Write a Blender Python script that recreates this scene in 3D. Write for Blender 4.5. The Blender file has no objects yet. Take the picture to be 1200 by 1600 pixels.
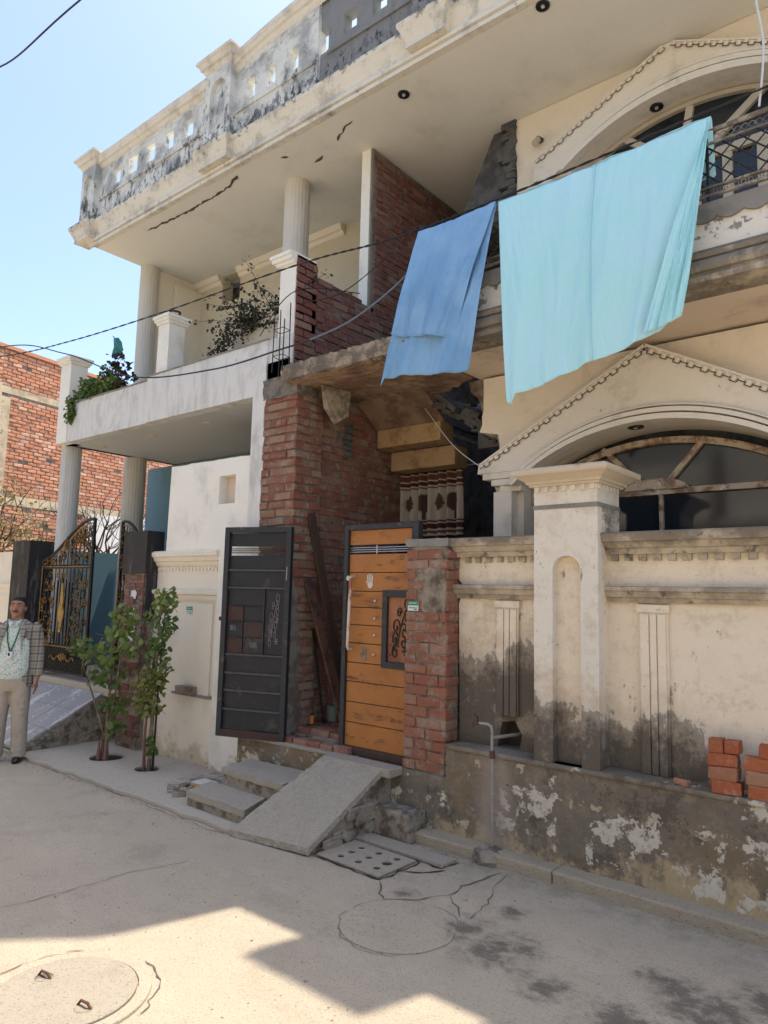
import bpy, bmesh, math, random
from mathutils import Vector, Matrix, noise as mnoise
from mathutils.geometry import tessellate_polygon
random.seed(7)
R_ = random.Random(11)
sc = bpy.context.scene
C = sc.collection
PI = math.pi
rad = math.radians

# ---------------------------------------------------------------- camera
cam_data = bpy.data.cameras.new('camera')
cam_data.sensor_fit = 'VERTICAL'
cam_data.sensor_height = 36.0
cam_data.lens = 36.0 * 1115.0 / 1600.0
cam_data.clip_start = 0.05
cam_data.clip_end = 3000
cam = bpy.data.objects.new('camera', cam_data)
C.objects.link(cam)
CR = ((0.772146, -0.055072, -0.633054),(0.634995, 0.104345, 0.765436),(0.023902, -0.993015, 0.115540))
cam.matrix_world = Matrix(((CR[0][0], -CR[0][1], -CR[0][2], 0), (CR[1][0], -CR[1][1], -CR[1][2], 0), (CR[2][0], -CR[2][1], -CR[2][2], 1.75), (0, 0, 0, 1)))
sc.camera = cam

# ---------------------------------------------------------------- light
SUN = Vector((0.09, 0.289, 1.0)).normalized()      # direction towards the sun
w = bpy.data.worlds.new('World'); sc.world = w; w.use_nodes = True
wn = w.node_tree; bg = wn.nodes['Background']
sky = wn.nodes.new('ShaderNodeTexSky'); sky.sky_type = 'NISHITA'; sky.sun_disc = False
sky.sun_elevation = math.asin(SUN.z); sky.sun_rotation = math.atan2(SUN.x, SUN.y)
sky.altitude = 200; sky.air_density = 1.0; sky.dust_density = 3.0; sky.ozone_density = 1.6
wn.links.new(sky.outputs[0], bg.inputs[0]); bg.inputs[1].default_value = 0.132
sun_data = bpy.data.lights.new('sun', 'SUN'); sun_data.energy = 2.7; sun_data.angle = rad(0.53); sun_data.color = (1.0, 0.90, 0.76)
sun = bpy.data.objects.new('sun', sun_data); C.objects.link(sun)
sun.rotation_euler = SUN.to_track_quat('Z', 'Y').to_euler(); sun.location = (0, 0, 30)
sc.view_settings.view_transform = 'Standard'; sc.view_settings.look = 'None'
sc.view_settings.gamma = 1.0; sc.view_settings.use_curve_mapping = False
sc.view_settings.exposure = 1.35

# ---------------------------------------------------------------- node materials
class NT:
    def __init__(s, name, rough=0.9, spec=0.3):
        s.m = bpy.data.materials.new(name); s.m.use_nodes = True
        s.t = s.m.node_tree; s.n = s.t.nodes; s.l = s.t.links
        s.b = s.n['Principled BSDF']; s.b.inputs['Roughness'].default_value = rough
        s.b.inputs['Specular IOR Level'].default_value = spec
        g = s.n.new('ShaderNodeNewGeometry'); s.pos = g.outputs['Position']; s.geo = g
    def lk(s, a, i):
        if hasattr(a, 'node'): s.l.new(a, i)
        else: i.default_value = a
    def vm(s, op, a, b):
        n = s.n.new('ShaderNodeVectorMath'); n.operation = op
        s.lk(a, n.inputs[0]); s.lk(b, n.inputs[1] if op != 'SCALE' else n.inputs['Scale']); return n.outputs[0]
    def ma(s, op, a, b=0.0, c=None):
        n = s.n.new('ShaderNodeMath'); n.operation = op
        s.lk(a, n.inputs[0]); s.lk(b, n.inputs[1])
        if c is not None: s.lk(c, n.inputs[2])
        return n.outputs[0]
    def noise(s, sc_=5, det=5, rgh=0.6, st=(1, 1, 1), vec=None, off=0.0, dist=0.0):
        v = vec if vec is not None else s.pos
        v = s.vm('MULTIPLY_ADD', v, st)
        v.node.inputs[2].default_value = (off, off * 1.7, off * .6)
        n = s.n.new('ShaderNodeTexNoise'); s.l.new(v, n.inputs['Vector'])
        n.inputs['Scale'].default_value = sc_; n.inputs['Detail'].default_value = det
        n.inputs['Roughness'].default_value = rgh; n.inputs['Distortion'].default_value = dist
        return n.outputs['Fac']
    def step(s, v, lo, hi):
        n = s.n.new('ShaderNodeMapRange'); n.interpolation_type = 'SMOOTHSTEP'
        s.lk(v, n.inputs['Value']); s.lk(lo, n.inputs['From Min']); s.lk(hi, n.inputs['From Max'])
        return n.outputs[0]
    def mix(s, f, a, b, mode='MIX'):
        n = s.n.new('ShaderNodeMix'); n.data_type = 'RGBA'; n.blend_type = mode
        s.lk(f, n.inputs[0])
        for v, i in ((a, 6), (b, 7)):
            if isinstance(v, tuple) and len(v) == 3: v = v + (1,)
            s.lk(v, n.inputs[i])
        return n.outputs[2]
    def xyz(s, vec=None):
        n = s.n.new('ShaderNodeSeparateXYZ'); s.l.new(vec if vec is not None else s.pos, n.inputs[0]); return n.outputs
    def ocoord(s):
        n = s.n.new('ShaderNodeTexCoord'); return n.outputs['Object']
    def col(s, c): s.lk(c if hasattr(c, 'node') else tuple(c) + (1,), s.b.inputs['Base Color'])
    def bump(s, h, strength=0.3, dist=0.02):
        n = s.n.new('ShaderNodeBump'); n.inputs['Strength'].default_value = strength; n.inputs['Distance'].default_value = dist
        s.l.new(h, n.inputs['Height'])
        prev = s.b.inputs['Normal'].links
        if prev: s.l.new(prev[0].from_socket, n.inputs['Normal'])
        s.l.new(n.outputs[0], s.b.inputs['Normal'])

def sc3(c, k): return tuple(min(1, x * k) for x in c)

def plaster(name, c, layers=(), var=0.12, bump=0.25, rough=0.92, fs=45, spec=0.2):
    """layers: dict(c, s, t, w, st, z=(zref, gain) below zref more, x=(x0,x1) soft limits, off, d = depth)"""
    t = NT(name, rough, spec)
    base = t.mix(t.noise(2.2, 6, 0.65), sc3(c, 1 - var), sc3(c, 1 + var))
    base = t.mix(t.ma('MULTIPLY', t.noise(38, 3, 0.7), 0.25), base, sc3(c, 0.6))
    P = None
    h = t.noise(fs, 4, 0.7)
    for i, L in enumerate(layers):
        n = t.noise(L.get('s', 3), L.get('det', 9), L.get('r', 0.68), L.get('st', (1, 1, 1)), off=L.get('off', i * 3.7 + 1), dist=L.get('dist', 0))
        for ax in 'xyz':
            if ax in L:
                if P is None: P = t.xyz()
                ref, g = L[ax]
                q = t.ma('SUBTRACT', ref, P['xyz'.index(ax)])
                q = t.ma('MULTIPLY', q, g)
                q = t.ma('MINIMUM', t.ma('MAXIMUM', q, -L.get('cl', .5)), L.get('cl', .5))
                n = t.ma('ADD', n, q)
        m = t.step(n, L['t'] - L.get('w', .02), L['t'] + L.get('w', .02))
        m = t.ma('MULTIPLY', m, L.get('a', 1.0))
        cc = t.mix(t.noise(L.get('cs', 6), 5, 0.7, off=i), sc3(L['c'], 0.75), sc3(L['c'], 1.2))
        base = t.mix(m, base, cc)
        if L.get('d'): h = t.ma('ADD', h, t.ma('MULTIPLY', m, -L['d']))
    t.col(base)
    t.bump(h, bump, 0.012)
    return t.m

def simple(name, c, rough=0.6, metal=0.0, var=0.1, spec=0.4, scale=20, bump=0.1, c2=None, t0=.55, w0=.05, st=(1, 1, 1)):
    t = NT(name, rough, spec); t.b.inputs['Metallic'].default_value = metal
    o = t.mix(t.noise(scale, 5, .65, st), sc3(c, 1 - var * 2), sc3(c, 1 + var))
    if c2: o = t.mix(t.step(t.noise(scale * .4, 8, .7, st, off=5), t0 - w0, t0 + w0), o, c2)
    t.col(o); t.bump(t.noise(scale * 3, 3, .6, st), bump, .004)
    return t.m

M = {}
CREAM = (0.64, 0.53, 0.39)
M['cream'] = plaster('cream_plaster', (0.76, 0.68, 0.56), [dict(c=(.34, .29, .22), s=2.5, t=.63, w=.12, a=.5), dict(c=(.22, .2, .17), s=9, t=.72, w=.02, a=.7)])
M['cream_trim'] = plaster('cream_trim_plaster', (0.76, 0.70, 0.60), [dict(c=(.3, .26, .2), s=3, t=.62, w=.1, a=.4), dict(c=(.16, .14, .12), s=14, t=.68, w=.02, a=.6)])
M['soffit'] = plaster('pale_ceiling_plaster', (0.74, 0.73, 0.67), [dict(c=(.5, .46, .39), s=1.3, t=.62, w=.12, a=.4), dict(c=(.4, .37, .31), s=6, t=.74, w=.03, a=.5)], var=.06, bump=.1)
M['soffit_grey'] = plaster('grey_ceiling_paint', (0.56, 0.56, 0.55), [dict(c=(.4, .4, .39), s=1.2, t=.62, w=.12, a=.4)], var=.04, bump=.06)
M['coping'] = plaster('pale_coping_plaster', (0.66, 0.62, 0.54), [dict(c=(.36, .33, .28), s=5, t=.56, w=.1, a=.5), dict(c=(.07, .07, .07), s=9, t=.60, w=.05, z=(8.22, -2.5), cl=.12, a=.7)], var=.08)
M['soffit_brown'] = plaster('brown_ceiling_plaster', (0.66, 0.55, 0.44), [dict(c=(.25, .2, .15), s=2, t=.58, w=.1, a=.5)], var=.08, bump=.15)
M['white'] = plaster('white_wash_plaster', (0.82, 0.79, 0.70), [dict(c=(.40, .38, .33), s=1.6, t=.6, w=.12, a=.5), dict(c=(.2, .19, .17), s=10, t=.70, w=.05, a=.7, st=(1, 1, .18)), dict(c=(.42, .34, .2), s=5, t=.64, w=.05, z=(.25, .8), cl=.25, a=.8)], var=.06)
M['white_warm'] = plaster('warm_white_plaster', (0.80, 0.73, 0.60), [dict(c=(.50, .41, .27), s=4, t=.60, w=.10, z=(.30, .8), cl=.22, a=.75), dict(c=(.2, .18, .15), s=15, t=.64, w=.05, z=(.15, .8), cl=.15, a=.6), dict(c=(.42, .38, .3), s=1.5, t=.62, w=.1, a=.4), dict(c=(.2, .18, .15), s=12, t=.71, w=.03, a=.6)], var=.05, bump=.12)
M['balcony'] = plaster('stained_balcony_plaster', (0.68, 0.67, 0.63), [dict(c=(.34, .33, .30), s=9, t=.56, w=.12, st=(1, 1, .2), a=.45), dict(c=(.13, .125, .115), s=5, t=.62, w=.06, z=(4.28, -.9), cl=.12, st=(1, 1, .35), a=.8), dict(c=(.3, .28, .25), s=2, t=.6, w=.1, a=.6), dict(c=(.08, .08, .075), s=20, t=.68, w=.03, a=.7)], var=.08)
M['parapet'] = plaster('mouldy_parapet_plaster', (0.66, 0.66, 0.61), [
    dict(c=(.24, .25, .25), s=2.4, t=.53, w=.10, a=.75), dict(c=(.09, .095, .10), s=9, t=.585, w=.05, st=(1, 1, .45), z=(7.55, .16), cl=.07, a=.85),
    dict(c=(.17, .175, .175), x=(-5.12, -30), s=3, t=.52, w=.10, cl=.5, a=.9), dict(c=(.05, .055, .06), s=16, t=.60, w=.05, z=(7.3, .35), cl=.08, st=(1, 1, .6))], var=.1)
M['cornice'] = plaster('weathered_cornice_plaster', (0.68, 0.64, 0.55), [
    dict(c=(.30, .28, .24), s=4, t=.55, w=.08, a=.6), dict(c=(.06, .06, .06), s=12, t=.55, w=.07, z=(7.03, -2.2), cl=.12, a=.8), dict(c=(.10, .1, .1), s=7, t=.70, w=.05, a=.6)], var=.08)
# compound wall: cream paint whose lower part has come off to damp cement
def damp_wall(name, cream, ref, g=.9, z_hi=None):
    t = NT(name, .93, .15)
    base = t.mix(t.noise(2.6, 7, .68), sc3(cream, .84), sc3(cream, 1.08))
    base = t.mix(t.step(t.noise(5, 8, .7, off=3), .58, .75), base, (.62, .48, .31))
    base = t.mix(t.step(t.noise(1.4, 8, .75, off=13), .52, .70), base, (.54, .43, .29))
    base = t.mix(t.ma('MULTIPLY', t.step(t.noise(6, 9, .8, off=71), .50, .66), .45), base, (.47, .39, .28))
    base = t.mix(t.ma('MULTIPLY', t.step(t.noise(9, 9, .75, (1, 1, .5), off=17), .60, .66), .8), base, (.17, .155, .13))
    base = t.mix(t.step(t.noise(34, 6, .75, off=9), .64, .70), base, (.2, .175, .14))
    P = t.xyz()
    # line of the damp: high by the tap, lower towards the right, with ragged fingers
    x = P[0]
    line = t.ma('ADD', t.ma('MULTIPLY', t.step(x, -2.45, -2.28), -.34), ref)
    line = t.ma('ADD', line, t.ma('MULTIPLY', t.step(x, -1.45, -1.05), -.20))
    d = t.ma('SUBTRACT', line, P[2])
    n1 = t.noise(6, 10, .72, (1, 1, .62), off=2); n2 = t.noise(2.3, 4, .5, (1, 1, .7), off=7)
    d = t.ma('ADD', d, t.ma('MULTIPLY', t.ma('SUBTRACT', n1, .5), .75))
    d = t.ma('ADD', d, t.ma('MULTIPLY', t.ma('SUBTRACT', n2, .5), .5))
    m = t.ma('ADD', t.ma('MULTIPLY', t.step(d, -.012, .03), .66), t.ma('MULTIPLY', t.step(t.ma('ADD', d, t.ma('MULTIPLY', t.ma('SUBTRACT', t.noise(13, 7, .75, off=23), .5), .5)), .02, .22), .34)); edge = t.ma('MULTIPLY', t.step(d, -.22, 0), t.ma('SUBTRACT', 1.0, m))
    cem = t.mix(t.noise(5, 9, .8, off=4), (.075, .062, .048), (.18, .15, .115))
    cem = t.mix(t.step(t.noise(3, 7, .7, off=21), .55, .65), cem, (.27, .225, .165))
    cem = t.mix(t.step(t.noise(60, 2, .5, off=2), .62, .7), cem, (.09, .08, .07))
    base = t.mix(t.ma('MULTIPLY', edge, .4), base, (.52, .42, .30))
    # bright salt rim
    rim = t.ma('MULTIPLY', t.step(d, -.035, -.015), t.ma('SUBTRACT', 1.0, m))
    base = t.mix(t.ma('MULTIPLY', rim, .3), base, (.62, .60, .54))
    base = t.mix(m, base, cem)
    # soot under the ledges
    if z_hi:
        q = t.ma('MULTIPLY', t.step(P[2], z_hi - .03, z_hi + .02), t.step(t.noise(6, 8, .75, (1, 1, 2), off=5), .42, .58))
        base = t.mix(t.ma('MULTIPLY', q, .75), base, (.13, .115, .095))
    t.col(base)
    h = t.ma('ADD', t.noise(40, 5, .75), t.ma('MULTIPLY', m, -.9))
    t.bump(h, .35, .012)
    return t.m
M['compound'] = damp_wall('cream_paint_over_damp_cement', (.80, .69, .53), 1.38, z_hi=2.12)
M['compound_pillar'] = damp_wall('whitewashed_pillar_over_damp_cement', (.74, .68, .57), 1.40)
def plinth_mat():
    t = NT('peeling_plinth_plaster', .95, .1)
    P = t.xyz()
    base = t.mix(t.noise(4, 8, .75), (.095, .078, .058), (.26, .22, .17))
    base = t.mix(t.step(t.noise(1.7, 7, .7, off=8), .48, .60), base, (.20, .15, .095))
    # ochre damp along the foot
    oc = t.ma('ADD', t.noise(3.2, 9, .72, (1, 1, .8), off=5), t.ma('MULTIPLY', t.ma('SUBTRACT', .26, P[2]), .75))
    base = t.mix(t.step(oc, .53, .64), base, t.mix(t.noise(9, 6, .7, off=1), (.36, .26, .13), (.48, .39, .25)))
    base = t.mix(t.ma('MULTIPLY', t.step(t.noise(8, 9, .8, off=51), .48, .62), .55), base, (.30, .25, .175))
    base = t.mix(t.ma('MULTIPLY', t.step(t.noise(3, 9, .8, off=61), .54, .62), .6), base, (.075, .062, .048))
    # peeled flakes of limewash
    fl = t.ma('ADD', t.noise(5.0, 12, .64, off=11, dist=.25), t.ma('MULTIPLY', t.step(P[0], -2.3, -1.2), .07))
    fl = t.ma('SUBTRACT', fl, t.ma('MULTIPLY', t.ma('ABSOLUTE', t.ma('SUBTRACT', P[2], t.ma('ADD', .42, t.ma('MULTIPLY', P[0], .04)))), .32))
    m2 = t.ma('MULTIPLY', t.step(fl, .53, .555), t.step(t.noise(16, 6, .75, off=41), .36, .5))
    base = t.mix(m2, base, t.mix(t.noise(14, 5, .7), (.44, .38, .28), (.68, .64, .54)))
    f2 = t.noise(7, 9, .62, off=31, dist=.15); m3 = t.ma('MULTIPLY', t.step(f2, .625, .655), .8)
    base = t.mix(m3, base, t.mix(t.noise(8, 5), (.48, .36, .18), (.56, .50, .38)))
    # pale run below the tap
    px = t.ma('ABSOLUTE', t.ma('ADD', P[0], 2.62)); run = t.ma('SUBTRACT', 1.0, t.step(t.ma('ADD', px, t.ma('MULTIPLY', t.noise(6, 6, .7, (1, 1, .3)), .25)), .14, .34))
    base = t.mix(t.ma('MULTIPLY', run, .7), base, t.mix(t.noise(26, 4, .8), (.28, .22, .17), (.42, .36, .31)))
    base = t.mix(t.step(t.noise(30, 6, .75, off=3), .62, .67), base, (.06, .05, .04))
    t.col(base)
    h = t.ma('ADD', t.noise(30, 6, .8), t.ma('MULTIPLY', t.ma('ADD', m2, m3), .8))
    t.bump(h, .45, .014)
    return t.m
M['plinth'] = plinth_mat()
def ground_mat(name, c, spots=(), light=1.0):
    t = NT(name, .88, .25); P = t.xyz()
    base = t.mix(t.noise(.9, 8, .7), sc3(c, .86), sc3(c, 1.1))
    base = t.mix(t.ma('MULTIPLY', t.step(t.noise(3.4, 8, .75, off=4), .5, .7), .4), base, sc3(c, .68))
    if spots and len(spots) > 4:
        q = t.ma('MULTIPLY', t.step(P[1], 3.7, 4.3), t.step(t.noise(5, 8, .75, off=9), .35, .65)); base = t.mix(t.ma('MULTIPLY', q, .55), base, sc3(c, .45))
        base = t.mix(t.ma('MULTIPLY', t.step(t.noise(1.6, 9, .78, (1, 1.6, 1), off=15), .50, .62), .30), base, sc3(c, 1.22))
        base = t.mix(t.ma('MULTIPLY', t.step(t.noise(2.4, 10, .8, off=19), .54, .64), .40), base, sc3(c, .62))
    base = t.mix(t.ma('MULTIPLY', t.step(t.noise(90, 2, .5), .56, .7), .65), base, sc3(c, .45))
    base = t.mix(t.ma('MULTIPLY', t.step(t.noise(140, 2, .5, off=7), .60, .7), .5), base, sc3(c, 1.35))
    acc = None
    for (x, y, r) in spots:
        d = t.vm('DISTANCE', t.pos, (x, y, 0.0)); d.node.outputs
        dd = d.node.outputs['Value']
        q = t.ma('MAXIMUM', t.ma('SUBTRACT', 1.0, t.ma('DIVIDE', dd, r)), 0.0)
        acc = q if acc is None else t.ma('MAXIMUM', acc, q)
    if acc is not None:
        nn = t.ma('ADD', t.ma('MULTIPLY', acc, .30), t.ma('MULTIPLY', t.noise(8, 10, .78, (1, 1.3, 1), off=2), 1.0))
        wet = t.ma('MULTIPLY', t.step(nn, .62, .78), t.step(acc, .02, .2)); halo = t.ma('MULTIPLY', t.step(nn, .52, .66), t.step(acc, .0, .2))
        base = t.mix(t.ma('MULTIPLY', halo, .35), base, sc3(c, .55))
        base = t.mix(t.ma('MULTIPLY', wet, .68), base, (.085, .075, .06))
        t.lk(t.ma('SUBTRACT', .88, t.ma('MULTIPLY', wet, .15)), t.b.inputs['Roughness'])
    t.col(base)
    t.bump(t.noise(55, 6, .85), .75, .014); t.bump(t.noise(7, 6, .7), .35, .03)
    return t.m
M['road'] = ground_mat('street_concrete', (.475, .405, .305), [(-1.97, 3.33, .30), (-2.19, 3.42, .22), (-1.86, 3.42, .2), (-1.25, 3.12, .3), (-.95, 3.4, .35), (-.75, 3.7, .3), (-1.17, 3.58, .22), (-1.6, 3.15, .2), (-2.1, 3.75, .14), (-2.9, 4.2, .16), (-2.7, 3.55, .12)])
M['apron'] = ground_mat('grey_apron_concrete', (.50, .44, .35), [(-5.5, 4.2, .4)])
M['kerb'] = ground_mat('kerb_concrete', (.42, .35, .25))
M['ramp'] = ground_mat('ramp_concrete', (.40, .35, .275), [(-4.0, 3.6, .1)])
M['rubble'] = plaster('rubble_and_mortar', (.31, .265, .205), [dict(c=(.13, .105, .08), s=9, t=.52, w=.08), dict(c=(.36, .31, .24), s=6, t=.6, w=.05, a=.7)], bump=.8, fs=18)
M['cement'] = plaster('bare_cement', (.27, .25, .22), [dict(c=(.14, .13, .12), s=4, t=.56, w=.1, a=.7)], bump=.5)
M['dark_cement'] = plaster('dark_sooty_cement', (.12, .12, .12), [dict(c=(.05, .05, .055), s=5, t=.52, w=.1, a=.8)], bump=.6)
M['mortar'] = plaster('brick_mortar', (.22, .195, .165), [dict(c=(.09, .075, .06), s=6, t=.54, w=.1, a=.8)], bump=.9, fs=30)
M['mortar_light'] = plaster('pale_brick_mortar', (.30, .25, .19), [dict(c=(.10, .07, .05), s=6, t=.52, w=.1, a=.9)], bump=.9, fs=30)
M['broken_slab'] = plaster('broken_slab_concrete', (.37, .31, .23), [dict(c=(.12, .10, .08), s=6, t=.50, w=.1, a=.85), dict(c=(.46, .41, .33), s=8, t=.64, w=.05, a=.7)], bump=.9, fs=20)
M['slab_under'] = plaster('red_dusted_slab_soffit', (.26, .175, .12), [dict(c=(.11, .065, .045), s=3, t=.52, w=.1, a=.8), dict(c=(.33, .25, .17), s=6, t=.63, w=.05, a=.6)], bump=.8, fs=20)
M['ochre'] = plaster('ochre_stair_paint', (.44, .30, .16), [dict(c=(.22, .12, .05), s=5, t=.56, w=.1, a=.7), dict(c=(.10, .07, .05), s=14, t=.66, w=.04, a=.8)], bump=.3)
M['blue_wall'] = plaster('blue_green_paint', (.16, .27, .32), [dict(c=(.10, .18, .22), s=2, t=.58, w=.1, a=.5)], var=.06, bump=.08)
M['soil'] = plaster('dark_soil', (.06, .045, .032), bump=1, fs=60)
M['sunlit_white'] = plaster('white_yard_wall', (.8, .79, .76), var=.03, bump=.1)

def brick_mat(name, c1, c2, c3, cem=.5, dark=.55, cemc=(.25, .22, .185), zshade=None):
    t = NT(name, .93, .12)
    oi = t.n.new('ShaderNodeObjectInfo')
    r = t.ma('FRACT', t.ma('ADD', oi.outputs['Random'], t.geo.outputs['Random Per Island']))
    rm = t.n.new('ShaderNodeValToRGB'); t.l.new(r, rm.inputs[0])
    e = rm.color_ramp.elements; e[0].color = c1 + (1,); e[1].color = c3 + (1,); e[1].position = 1
    k = e.new(.45); k.color = c2 + (1,)
    k = e.new(.9); k.color = sc3(c3, 1.0) + (1,)
    k = e.new(.72); k.color = sc3(c2, .8) + (1,)
    base = t.mix(t.noise(26, 5, .7), t.mix(.3, rm.outputs[0], (.05, .03, .025)), rm.outputs[0])
    base = t.mix(t.ma('MULTIPLY', t.step(t.noise(60, 3, .8, off=5), .55, .75), .5), base, cemc)
    m = t.step(t.noise(8, 8, .75, off=2), cem, cem + .14)
    base = t.mix(t.ma('MULTIPLY', m, .85), base, cemc)
    m = t.step(t.noise(3.5, 8, .75, off=12), dark, dark + .14)
    base = t.mix(t.ma('MULTIPLY', m, .7), base, (.06, .05, .045))
    t.col(base); t.bump(t.noise(50, 6, .8), .8, .012)
    return t.m
M['brick'] = brick_mat('weathered_red_brick', (.27, .10, .065), (.33, .14, .09), (.36, .22, .14), cem=.48, dark=.56, cemc=(.30, .26, .21))
M['brick_in'] = brick_mat('passage_red_brick', (.27, .10, .07), (.32, .135, .095), (.33, .19, .13), cem=.49, dark=.58, cemc=(.29, .25, .205))
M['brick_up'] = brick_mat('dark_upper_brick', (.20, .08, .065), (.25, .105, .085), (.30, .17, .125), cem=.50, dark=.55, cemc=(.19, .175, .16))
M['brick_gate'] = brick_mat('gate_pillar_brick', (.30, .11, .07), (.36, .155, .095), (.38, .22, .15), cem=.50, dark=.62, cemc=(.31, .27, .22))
M['brick_far'] = brick_mat('salmon_brick', (.60, .25, .14), (.70, .33, .20), (.76, .46, .32), cem=.64, dark=.70, cemc=(.5, .36, .22))
M['brick_new'] = brick_mat('loose_orange_brick', (.42, .12, .055), (.50, .17, .075), (.44, .24, .15), cem=.51, dark=.60, cemc=(.40, .31, .22))

# ---------------------------------------------------------------- object helpers
def tag(o, label=None, cat=None, group=None, kind=None):
    if label: o['label'] = label
    if cat: o['category'] = cat
    if group: o['group'] = group
    if kind: o['kind'] = kind
    return o
def thing(name, loc, label, cat, group=None):
    o = bpy.data.objects.new(name, None); C.objects.link(o); o.location = loc
    o.empty_display_size = .1
    return tag(o, label, cat, group)
def origin_of(o):
    v = Vector((0, 0, 0))
    while o: v += o.location; o = o.parent
    return v

def grid_cells(x0, x1, z0, z1, holes):
    """rectangles that tile a wall around rectangular holes"""
    xs = sorted({x0, x1, *[q for h in holes for q in (h[0], h[1])]}); zs = sorted({z0, z1, *[q for h in holes for q in (h[2], h[3])]}); out = []
    for i in range(len(xs) - 1):
        for j in range(len(zs) - 1):
            cx, cz = (xs[i] + xs[i + 1]) / 2, (zs[j] + zs[j + 1]) / 2
            if not any(h[0] < cx < h[1] and h[2] < cz < h[3] for h in holes): out.append((xs[i], xs[i + 1], zs[j], zs[j + 1]))
    return out, xs, zs
class MB:
    def punched(s, x0, x1, z0, z1, holes, y0, y1):
        cells, xs, zs = grid_cells(x0, x1, z0, z1, holes); cs = set((a, c) for a, _, c, _ in cells); b0 = len(s.v); idx = {}
        def V(x, y, z):
            k = (x, y, z)
            if k not in idx: idx[k] = len(s.v); s.v.append(Vector(k))
            return idx[k]
        nx = {xs[i]: (xs[i - 1] if i else None, xs[i + 1] if i + 1 < len(xs) else None) for i in range(len(xs))}; nz = {zs[i]: (zs[i - 1] if i else None, zs[i + 1] if i + 1 < len(zs) else None) for i in range(len(zs))}
        for a, b, c, d in cells:
            s.f.append((V(a, y0, c), V(b, y0, c), V(b, y0, d), V(a, y0, d))); s.f.append((V(a, y1, c), V(a, y1, d), V(b, y1, d), V(b, y1, c)))
            if (nx[a][0], c) not in cs: s.f.append((V(a, y0, c), V(a, y0, d), V(a, y1, d), V(a, y1, c)))
            if (b, c) not in cs: s.f.append((V(b, y0, c), V(b, y1, c), V(b, y1, d), V(b, y0, d)))
            if (a, nz[c][0]) not in cs: s.f.append((V(a, y0, c), V(a, y1, c), V(b, y1, c), V(b, y0, c)))
            if (a, d) not in cs: s.f.append((V(a, y0, d), V(b, y0, d), V(b, y1, d), V(a, y1, d)))
        return s
    def __init__(s): s.v = []; s.f = []
    def add(s, vs, fs):
        b = len(s.v); s.v += [Vector(p) for p in vs]; s.f += [tuple(i + b for i in q) for q in fs]; return s
    def box(s, x0, y0, z0, x1, y1, z1, j=0.0):
        vs = [(x, y, z) for x in (x0, x1) for y in (y0, y1) for z in (z0, z1)]
        if j: vs = [tuple(c + R_.uniform(-j, j) for c in p) for p in vs]
        return s.add(vs, [(0, 1, 3, 2), (4, 6, 7, 5), (0, 4, 5, 1), (2, 3, 7, 6), (0, 2, 6, 4), (1, 5, 7, 3)])
    def obox(s, c, u, v, n, a, b, d):
        """box with centre c, half sizes a,b,d along unit vectors u,v,n"""
        c, u, v, n = Vector(c), Vector(u), Vector(v), Vector(n)
        vs = [c + u * (i * a) + v * (j * b) + n * (k * d) for i in (-1, 1) for j in (-1, 1) for k in (-1, 1)]
        return s.add(vs, [(0, 1, 3, 2), (4, 6, 7, 5), (0, 4, 5, 1), (2, 3, 7, 6), (0, 2, 6, 4), (1, 5, 7, 3)])
    def bar(s, p, q, r, n=6, r2=None):
        return s.tube([p, q], [r, r2 if r2 is not None else r], n)
    def tube(s, pts, r, n=6, caps=True):
        pts = [Vector(p) for p in pts]; b = len(s.v)
        if not isinstance(r, (list, tuple)): r = [r] * len(pts)
        up = None
        for i, p in enumerate(pts):
            d = (pts[min(i + 1, len(pts) - 1)] - pts[max(i - 1, 0)]).normalized()
            if up is None: up = Vector((0, 0, 1)) if abs(d.z) < .9 else Vector((1, 0, 0))
            a = d.cross(up).normalized(); c = a.cross(d).normalized(); up = c
            for k in range(n):
                t = 2 * PI * k / n; s.v.append(p + (a * math.cos(t) + c * math.sin(t)) * r[i])
        for i in range(len(pts) - 1):
            for k in range(n):
                k2 = (k + 1) % n
                s.f.append((b + i * n + k, b + i * n + k2, b + (i + 1) * n + k2, b + (i + 1) * n + k))
        if caps:
            s.f.append(tuple(b + k for k in range(n))[::-1]); e = b + (len(pts) - 1) * n; s.f.append(tuple(e + k for k in range(n)))
        return s
    def lathe(s, cx, cy, prof, n=24, flute=0, fd=.0):
        b = len(s.v)
        for (r, z) in prof:
            for k in range(n):
                t = 2 * PI * k / n; rr = r - (fd if (flute and k % 3 == 0 and r > .02) else 0)
                s.v.append(Vector((cx + rr * math.cos(t), cy + rr * math.sin(t), z)))
        for i in range(len(prof) - 1):
            for k in range(n):
                k2 = (k + 1) % n; s.f.append((b + i * n + k, b + i * n + k2, b + (i + 1) * n + k2, b + (i + 1) * n + k))
        s.f.append(tuple(b + k for k in range(n))[::-1]); e = b + (len(prof) - 1) * n; s.f.append(tuple(e + k for k in range(n)))
        return s
    def plate(s, outer, holes, fn, d0, d1):
        """polygon with holes in 2D, mapped by fn(a, b, depth) and given thickness d0..d1"""
        loops = [list(outer)] + [list(h) for h in holes]
        tris = tessellate_polygon([[Vector((a, b, 0)) for a, b in L] for L in loops])
        flat = [p for L in loops for p in L]; n = len(flat)
        s_ = [fn(a, b, d0) for a, b in flat] + [fn(a, b, d1) for a, b in flat]
        fs = [t for t in tris] + [tuple(i + n for i in reversed(t)) for t in tris]
        o = 0
        for L in loops:
            k = len(L)
            for i in range(k): j = (i + 1) % k; fs.append((o + i, o + j, o + j + n, o + i + n))
            o += k
        return s.add(s_, fs)
    def strip(s, A, B):
        b = len(s.v); n = len(A); s.v += [Vector(p) for p in A] + [Vector(p) for p in B]
        for i in range(n - 1): s.f.append((b + i, b + i + 1, b + n + i + 1, b + n + i))
        return s
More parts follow.
